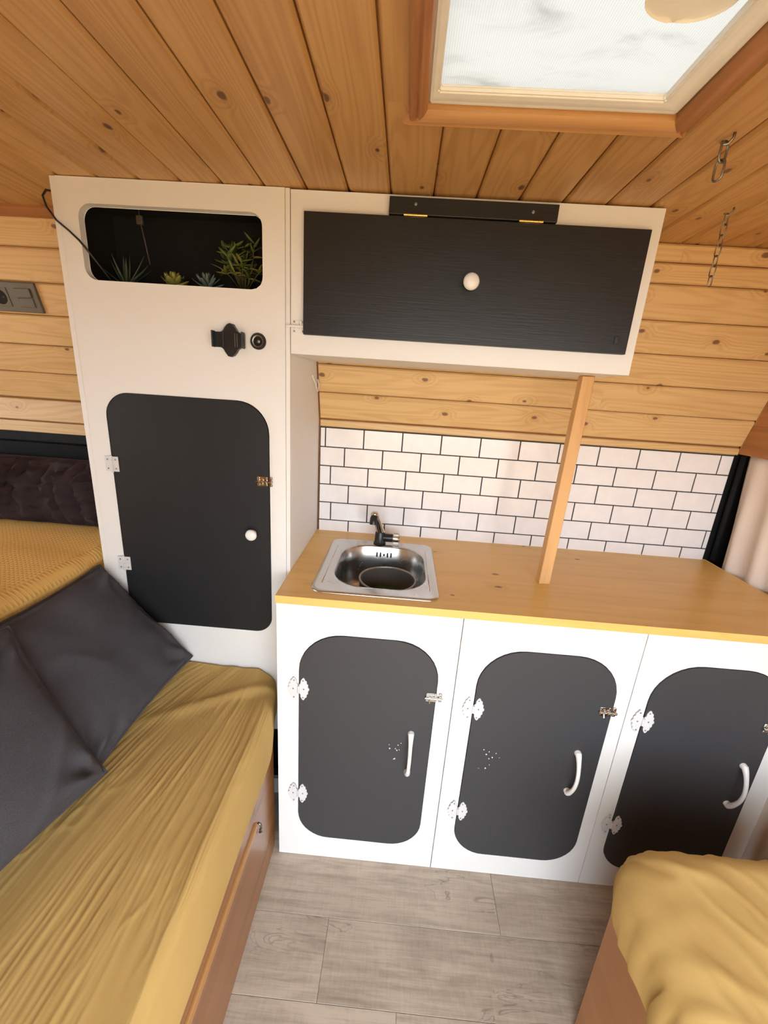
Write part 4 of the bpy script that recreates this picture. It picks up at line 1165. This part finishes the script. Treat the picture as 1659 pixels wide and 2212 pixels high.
# ---- cushions
def cushion_bm(w, h, T, seed, wr=1.0, pinch=0.06, n=64, folds=0.0):
    bm = nb()
    def P(u, v, side):
        x = w / 2 * u * (1 - pinch * (1 - v * v))
        y = h / 2 * v * (1 - pinch * (1 - u * u))
        e = max(0.0, (1 - abs(u) ** 2.6) * (1 - abs(v) ** 2.6))
        t = T / 2 * e ** 0.42
        wl = 0.010 * wr * nz(u * 1.6 + seed, v * 1.6, side * 3.0) + 0.003 * wr * nz(u * 3 + seed, v * 3, side * 5.0 + 2)
        # puckers running in from the corners
        cu, cv = 1 - abs(u), 1 - abs(v)
        cd = math.hypot(cu, cv)
        ang = math.atan2(cv, cu)
        wl += 0.013 * wr * math.exp(-((cd - 0.18) / 0.28) ** 2) * math.sin(ang * 8 + seed + (u > 0) * 2.1 + (v > 0) * 1.3) * min(1, e * 6)
        # a soft dent line along the gathered seam
        m_ = max(abs(u), abs(v))
        along = v if abs(u) > abs(v) else u
        wl += 0.0045 * wr * math.exp(-((1 - m_) / 0.10) ** 2) * nz(along * 12 + seed, side, 1.0)
        wl -= 0.004 * math.exp(-((m_ - 0.93) / 0.03) ** 2)
        # slack folds
        fw = nz(u * 1.1 + v * 0.7 + seed, v * 0.8 - u * 0.4, 11.0)
        wl += 0.005 * wr * max(0, 1 - abs(fw) * 4) ** 2
        if folds:
            q = u * w * 1.0
            k1 = nz(q * 15 + 0.8 * v + seed, v * 0.45, 21.0 + side)
            k2 = nz(q * 26 - 1.2 * v + seed, v * 0.6, 31.0 + side)
            wl += folds * (0.020 * k1 + 0.013 * max(0, 1 - abs(k2) * 3.2) ** 1.4 - 0.012 * max(0, 1 - abs(k1) * 4) ** 2)
        z = side * (t + wl * min(1.0, e * 5 + 0.12))
        if m_ > 0.999: z = 0.004 * nz(u * 6 + seed, v * 6, 9.0) * wr
        return (x, y, z)
    S_ = {}
    def vert(i, j, side):
        b = i in (0, n) or j in (0, n)
        k_ = (i, j, 0 if b else side)
        if k_ not in S_:
            u, v = 2 * i / n - 1, 2 * j / n - 1
            # denser near the edges
            u = math.sin(u * PI / 2) * 0.55 + u * 0.45; v = math.sin(v * PI / 2) * 0.55 + v * 0.45
            S_[k_] = bm.verts.new(P(u, v, side))
        return S_[k_]
    for side in (1, -1):
        for i in range(n):
            for j in range(n):
                q_ = [vert(i, j, side), vert(i + 1, j, side), vert(i + 1, j + 1, side), vert(i, j + 1, side)]
                bm.faces.new(q_ if side > 0 else q_[::-1])
    return bm
def frame_matrix(c, xdir, ydir):
    x = Vector(xdir).normalized(); y0 = Vector(ydir)
    z = x.cross(y0).normalized(); y = z.cross(x)
    c = Vector(c)
    return Matrix(((x.x, y.x, z.x, c.x), (x.y, y.y, z.y, c.y), (x.z, y.z, z.z, c.z), (0, 0, 0, 1)))
# local x along world y (width), local y up the slope
def seam(w, h, pinch, seed):
    pts = []
    for (a, b) in (((-1, -1), (1, -1)), ((1, -1), (1, 1)), ((1, 1), (-1, 1)), ((-1, 1), (-1, -1))):
        for i in range(22):
            t_ = i / 22
            u, v = a[0] + (b[0] - a[0]) * t_, a[1] + (b[1] - a[1]) * t_
            pts.append((w / 2 * u * (1 - pinch * (1 - v * v)) * 1.006, h / 2 * v * (1 - pinch * (1 - u * u)) * 1.006, 0.004 * nz(u * 6 + seed, v * 6, 9.0)))
    return tube(pts, 0.0042, 7, True)
def cushion(c, xd, yd, w, h, T, seed, mat, label, group=None, wr=1.0, pinch=0.06, name='cushion', folds=0.0):
    t = thing(name, c, label, 'cushion', group)
    Mx = frame_matrix(c, xd, yd)
    obj('cover', cushion_bm(w, h, T, seed, wr, pinch, 90 if folds else 64, folds), M[mat], t, Mx, smooth=True)
    obj('seam_edge', seam(w, h, pinch, seed), M[mat], t, Mx, smooth=True)
    return t
cushion((-0.662, 0.777, 0.683), (0, -1, 0.02), (-0.215, 0.0, 0.235), 0.39, 0.345, 0.09, 1.3, 'charcoal', 'charcoal cushion leaning in the corner against the tall cabinet', 'charcoal cushions on the left bench')
cushion((-0.642, 0.388, 0.722), (-0.09, -0.985, 0.107), (-0.55, 0.14, 0.82), 0.47, 0.335, 0.14, 4.1, 'charcoal', 'charcoal cushion nearer the camera, cut off by the left picture edge', 'charcoal cushions on the left bench')
cushion((-1.15, 1.215, 0.930), (1, 0, 0), (0, 0.06, 0.2), 0.76, 0.205, 0.13, 8.2, 'aubergine', 'crumpled dark plum cushion against the wall at the head of the bed', None, 1.4, 0.02, folds=1.5)

# ================================================================== right bench
RBX, RBY = 0.467, 0.561
rb = thing('bench_box', (0.75, 0.1, 0.0), 'plain brown wooden bench box at the right, in front of the cabinets', 'bench')
obj('front_panel', box(RBX, RBX + 0.014, FY + 0.01, RBY, 0.001, 0.385, 0.0015), M['bench_wood2'], rb)
obj('end_panel', box(RBX + 0.0145, 0.970, RBY - 0.014, RBY, 0.001, 0.385), M['bench_wood2'], rb)
obj('top_panel', box(RBX, 0.970, FY + 0.01, RBY, 0.3855, 0.398, 0.001), M['bench_wood2'], rb)
def rm_bm():
    """rounded seat cushion: superellipse plan, rounded rim, creased sheet"""
    x0, x1, y0, y1 = 0.457, 0.985, FY + 0.012, 0.607
    zt, zb = 0.520, 0.380
    def fn(u, v):
        # u round the plan, v from the hem over the rim to the centre
        a = u * 2 * PI
        loop_n = 4
        cx, cy = (x0 + x1) / 2, (y0 + y1) / 2
        hx, hy = (x1 - x0) / 2, (y1 - y0) / 2
        # walk along a rounded rectangle by angle
        r = 0.085
        dx, dy = math.cos(a), math.sin(a)
        kx = hx - r; ky = hy - r
        t_ = min(hx / max(abs(dx), 1e-6), hy / max(abs(dy), 1e-6))
        px, py = dx * t_, dy * t_
        qx = max(-kx, min(kx, px)); qy = max(-ky, min(ky, py))
        ox, oy = px - qx, py - qy
        L = math.hypot(ox, oy)
        if L > 1e-9: bx, by = qx + ox / L * r, qy + oy / L * r
        else: bx, by = px, py
        R = 0.050
        if v < 0.25:
            f = v / 0.25; ins = 0.0; z = zb + (zt - R - zb) * f; nx = 1.0; nv = 0.0
            ins = 0.004 * math.sin(PI * f) * -1
        elif v < 0.50:
            b = (v - 0.25) / 0.25 * PI / 2
            ins = R - R * math.cos(b); z = zt - R + R * math.sin(b); nx, nv = math.cos(b), math.sin(b)
        else:
            f = (v - 0.50) / 0.50
            ins = R + f * (min(hx, hy) - R); z = zt; nx, nv = 0, 1
        L2 = math.hypot(bx, by)
        sx = 1 - ins / hx; sy = 1 - ins / hy
        X, Y = bx * sx, by * sy
        # gathers at the corner and soft creases on top
        ang = math.atan2(Y, X)
        g = max(0, nz((bx + by) * 48, v * 1.5, 4.0)) * 0.020 * (1 - sst(0.20, 0.50, v)) * (0.35 + 0.65 * math.exp(-((ang - 2.2) / 0.55) ** 2) + 0.4 * math.exp(-((ang - 2.9) / 0.3) ** 2))
        wx, wy = cx + X, cy + Y
        cr = 0.004 * max(0, 1 - abs(nz(wx * 5 + wy * 4, wy * 9, 2.0)) * 3) ** 2 + 0.003 * max(0, 1 - abs(nz(wx * 13, wy * 11 + wx * 5, 6.0)) * 3) ** 2
        cr = cr * nv + 0.006 * nz(wx * 4, wy * 4, 1.0) * nv
        ux, uy = (X / L2, Y / L2) if L2 > 1e-6 else (0, 0)
        h = g - 0.003 * (1 - nv)
        return (wx + ux * nx * h, wy + uy * nx * h, z + nv * (h + cr))
    return grid(fn, 320, 80, wrap_u=True)
rm = rm_bm()
o = obj('mattress', rm, M['mustard'], smooth=True)
tag(o, 'short seat mattress under a mustard sheet on the right bench', 'mattress')

# ================================================================== curtain at the rear
def cu_fn(u, v):
    y = 1.296 - v * 1.62
    z = 1.1845 - u * 1.10
    amp = 0.004 + 0.0065 * sst(0.0, 0.25, u)
    ph_ = y * 2 * PI / 0.085 + 1.5 * nz(y * 5, z * 1.0)
    x = 1.0465 + amp * math.sin(ph_) + 0.003 * nz(y * 14, z * 2.5, 3.0)
    yy = y + 0.010 * math.sin(ph_ * 0.5 + 0.4) * u - 0.05 * u * (1 - v)
    return (x, yy, z)
o = obj('curtain', grid(cu_fn, 50, 260), M['curtain'], smooth=True)
sm = o.modifiers.new('thickness', 'SOLIDIFY'); sm.thickness = 0.0015
tag(o, 'beige gathered curtain covering the rear door', 'curtain')
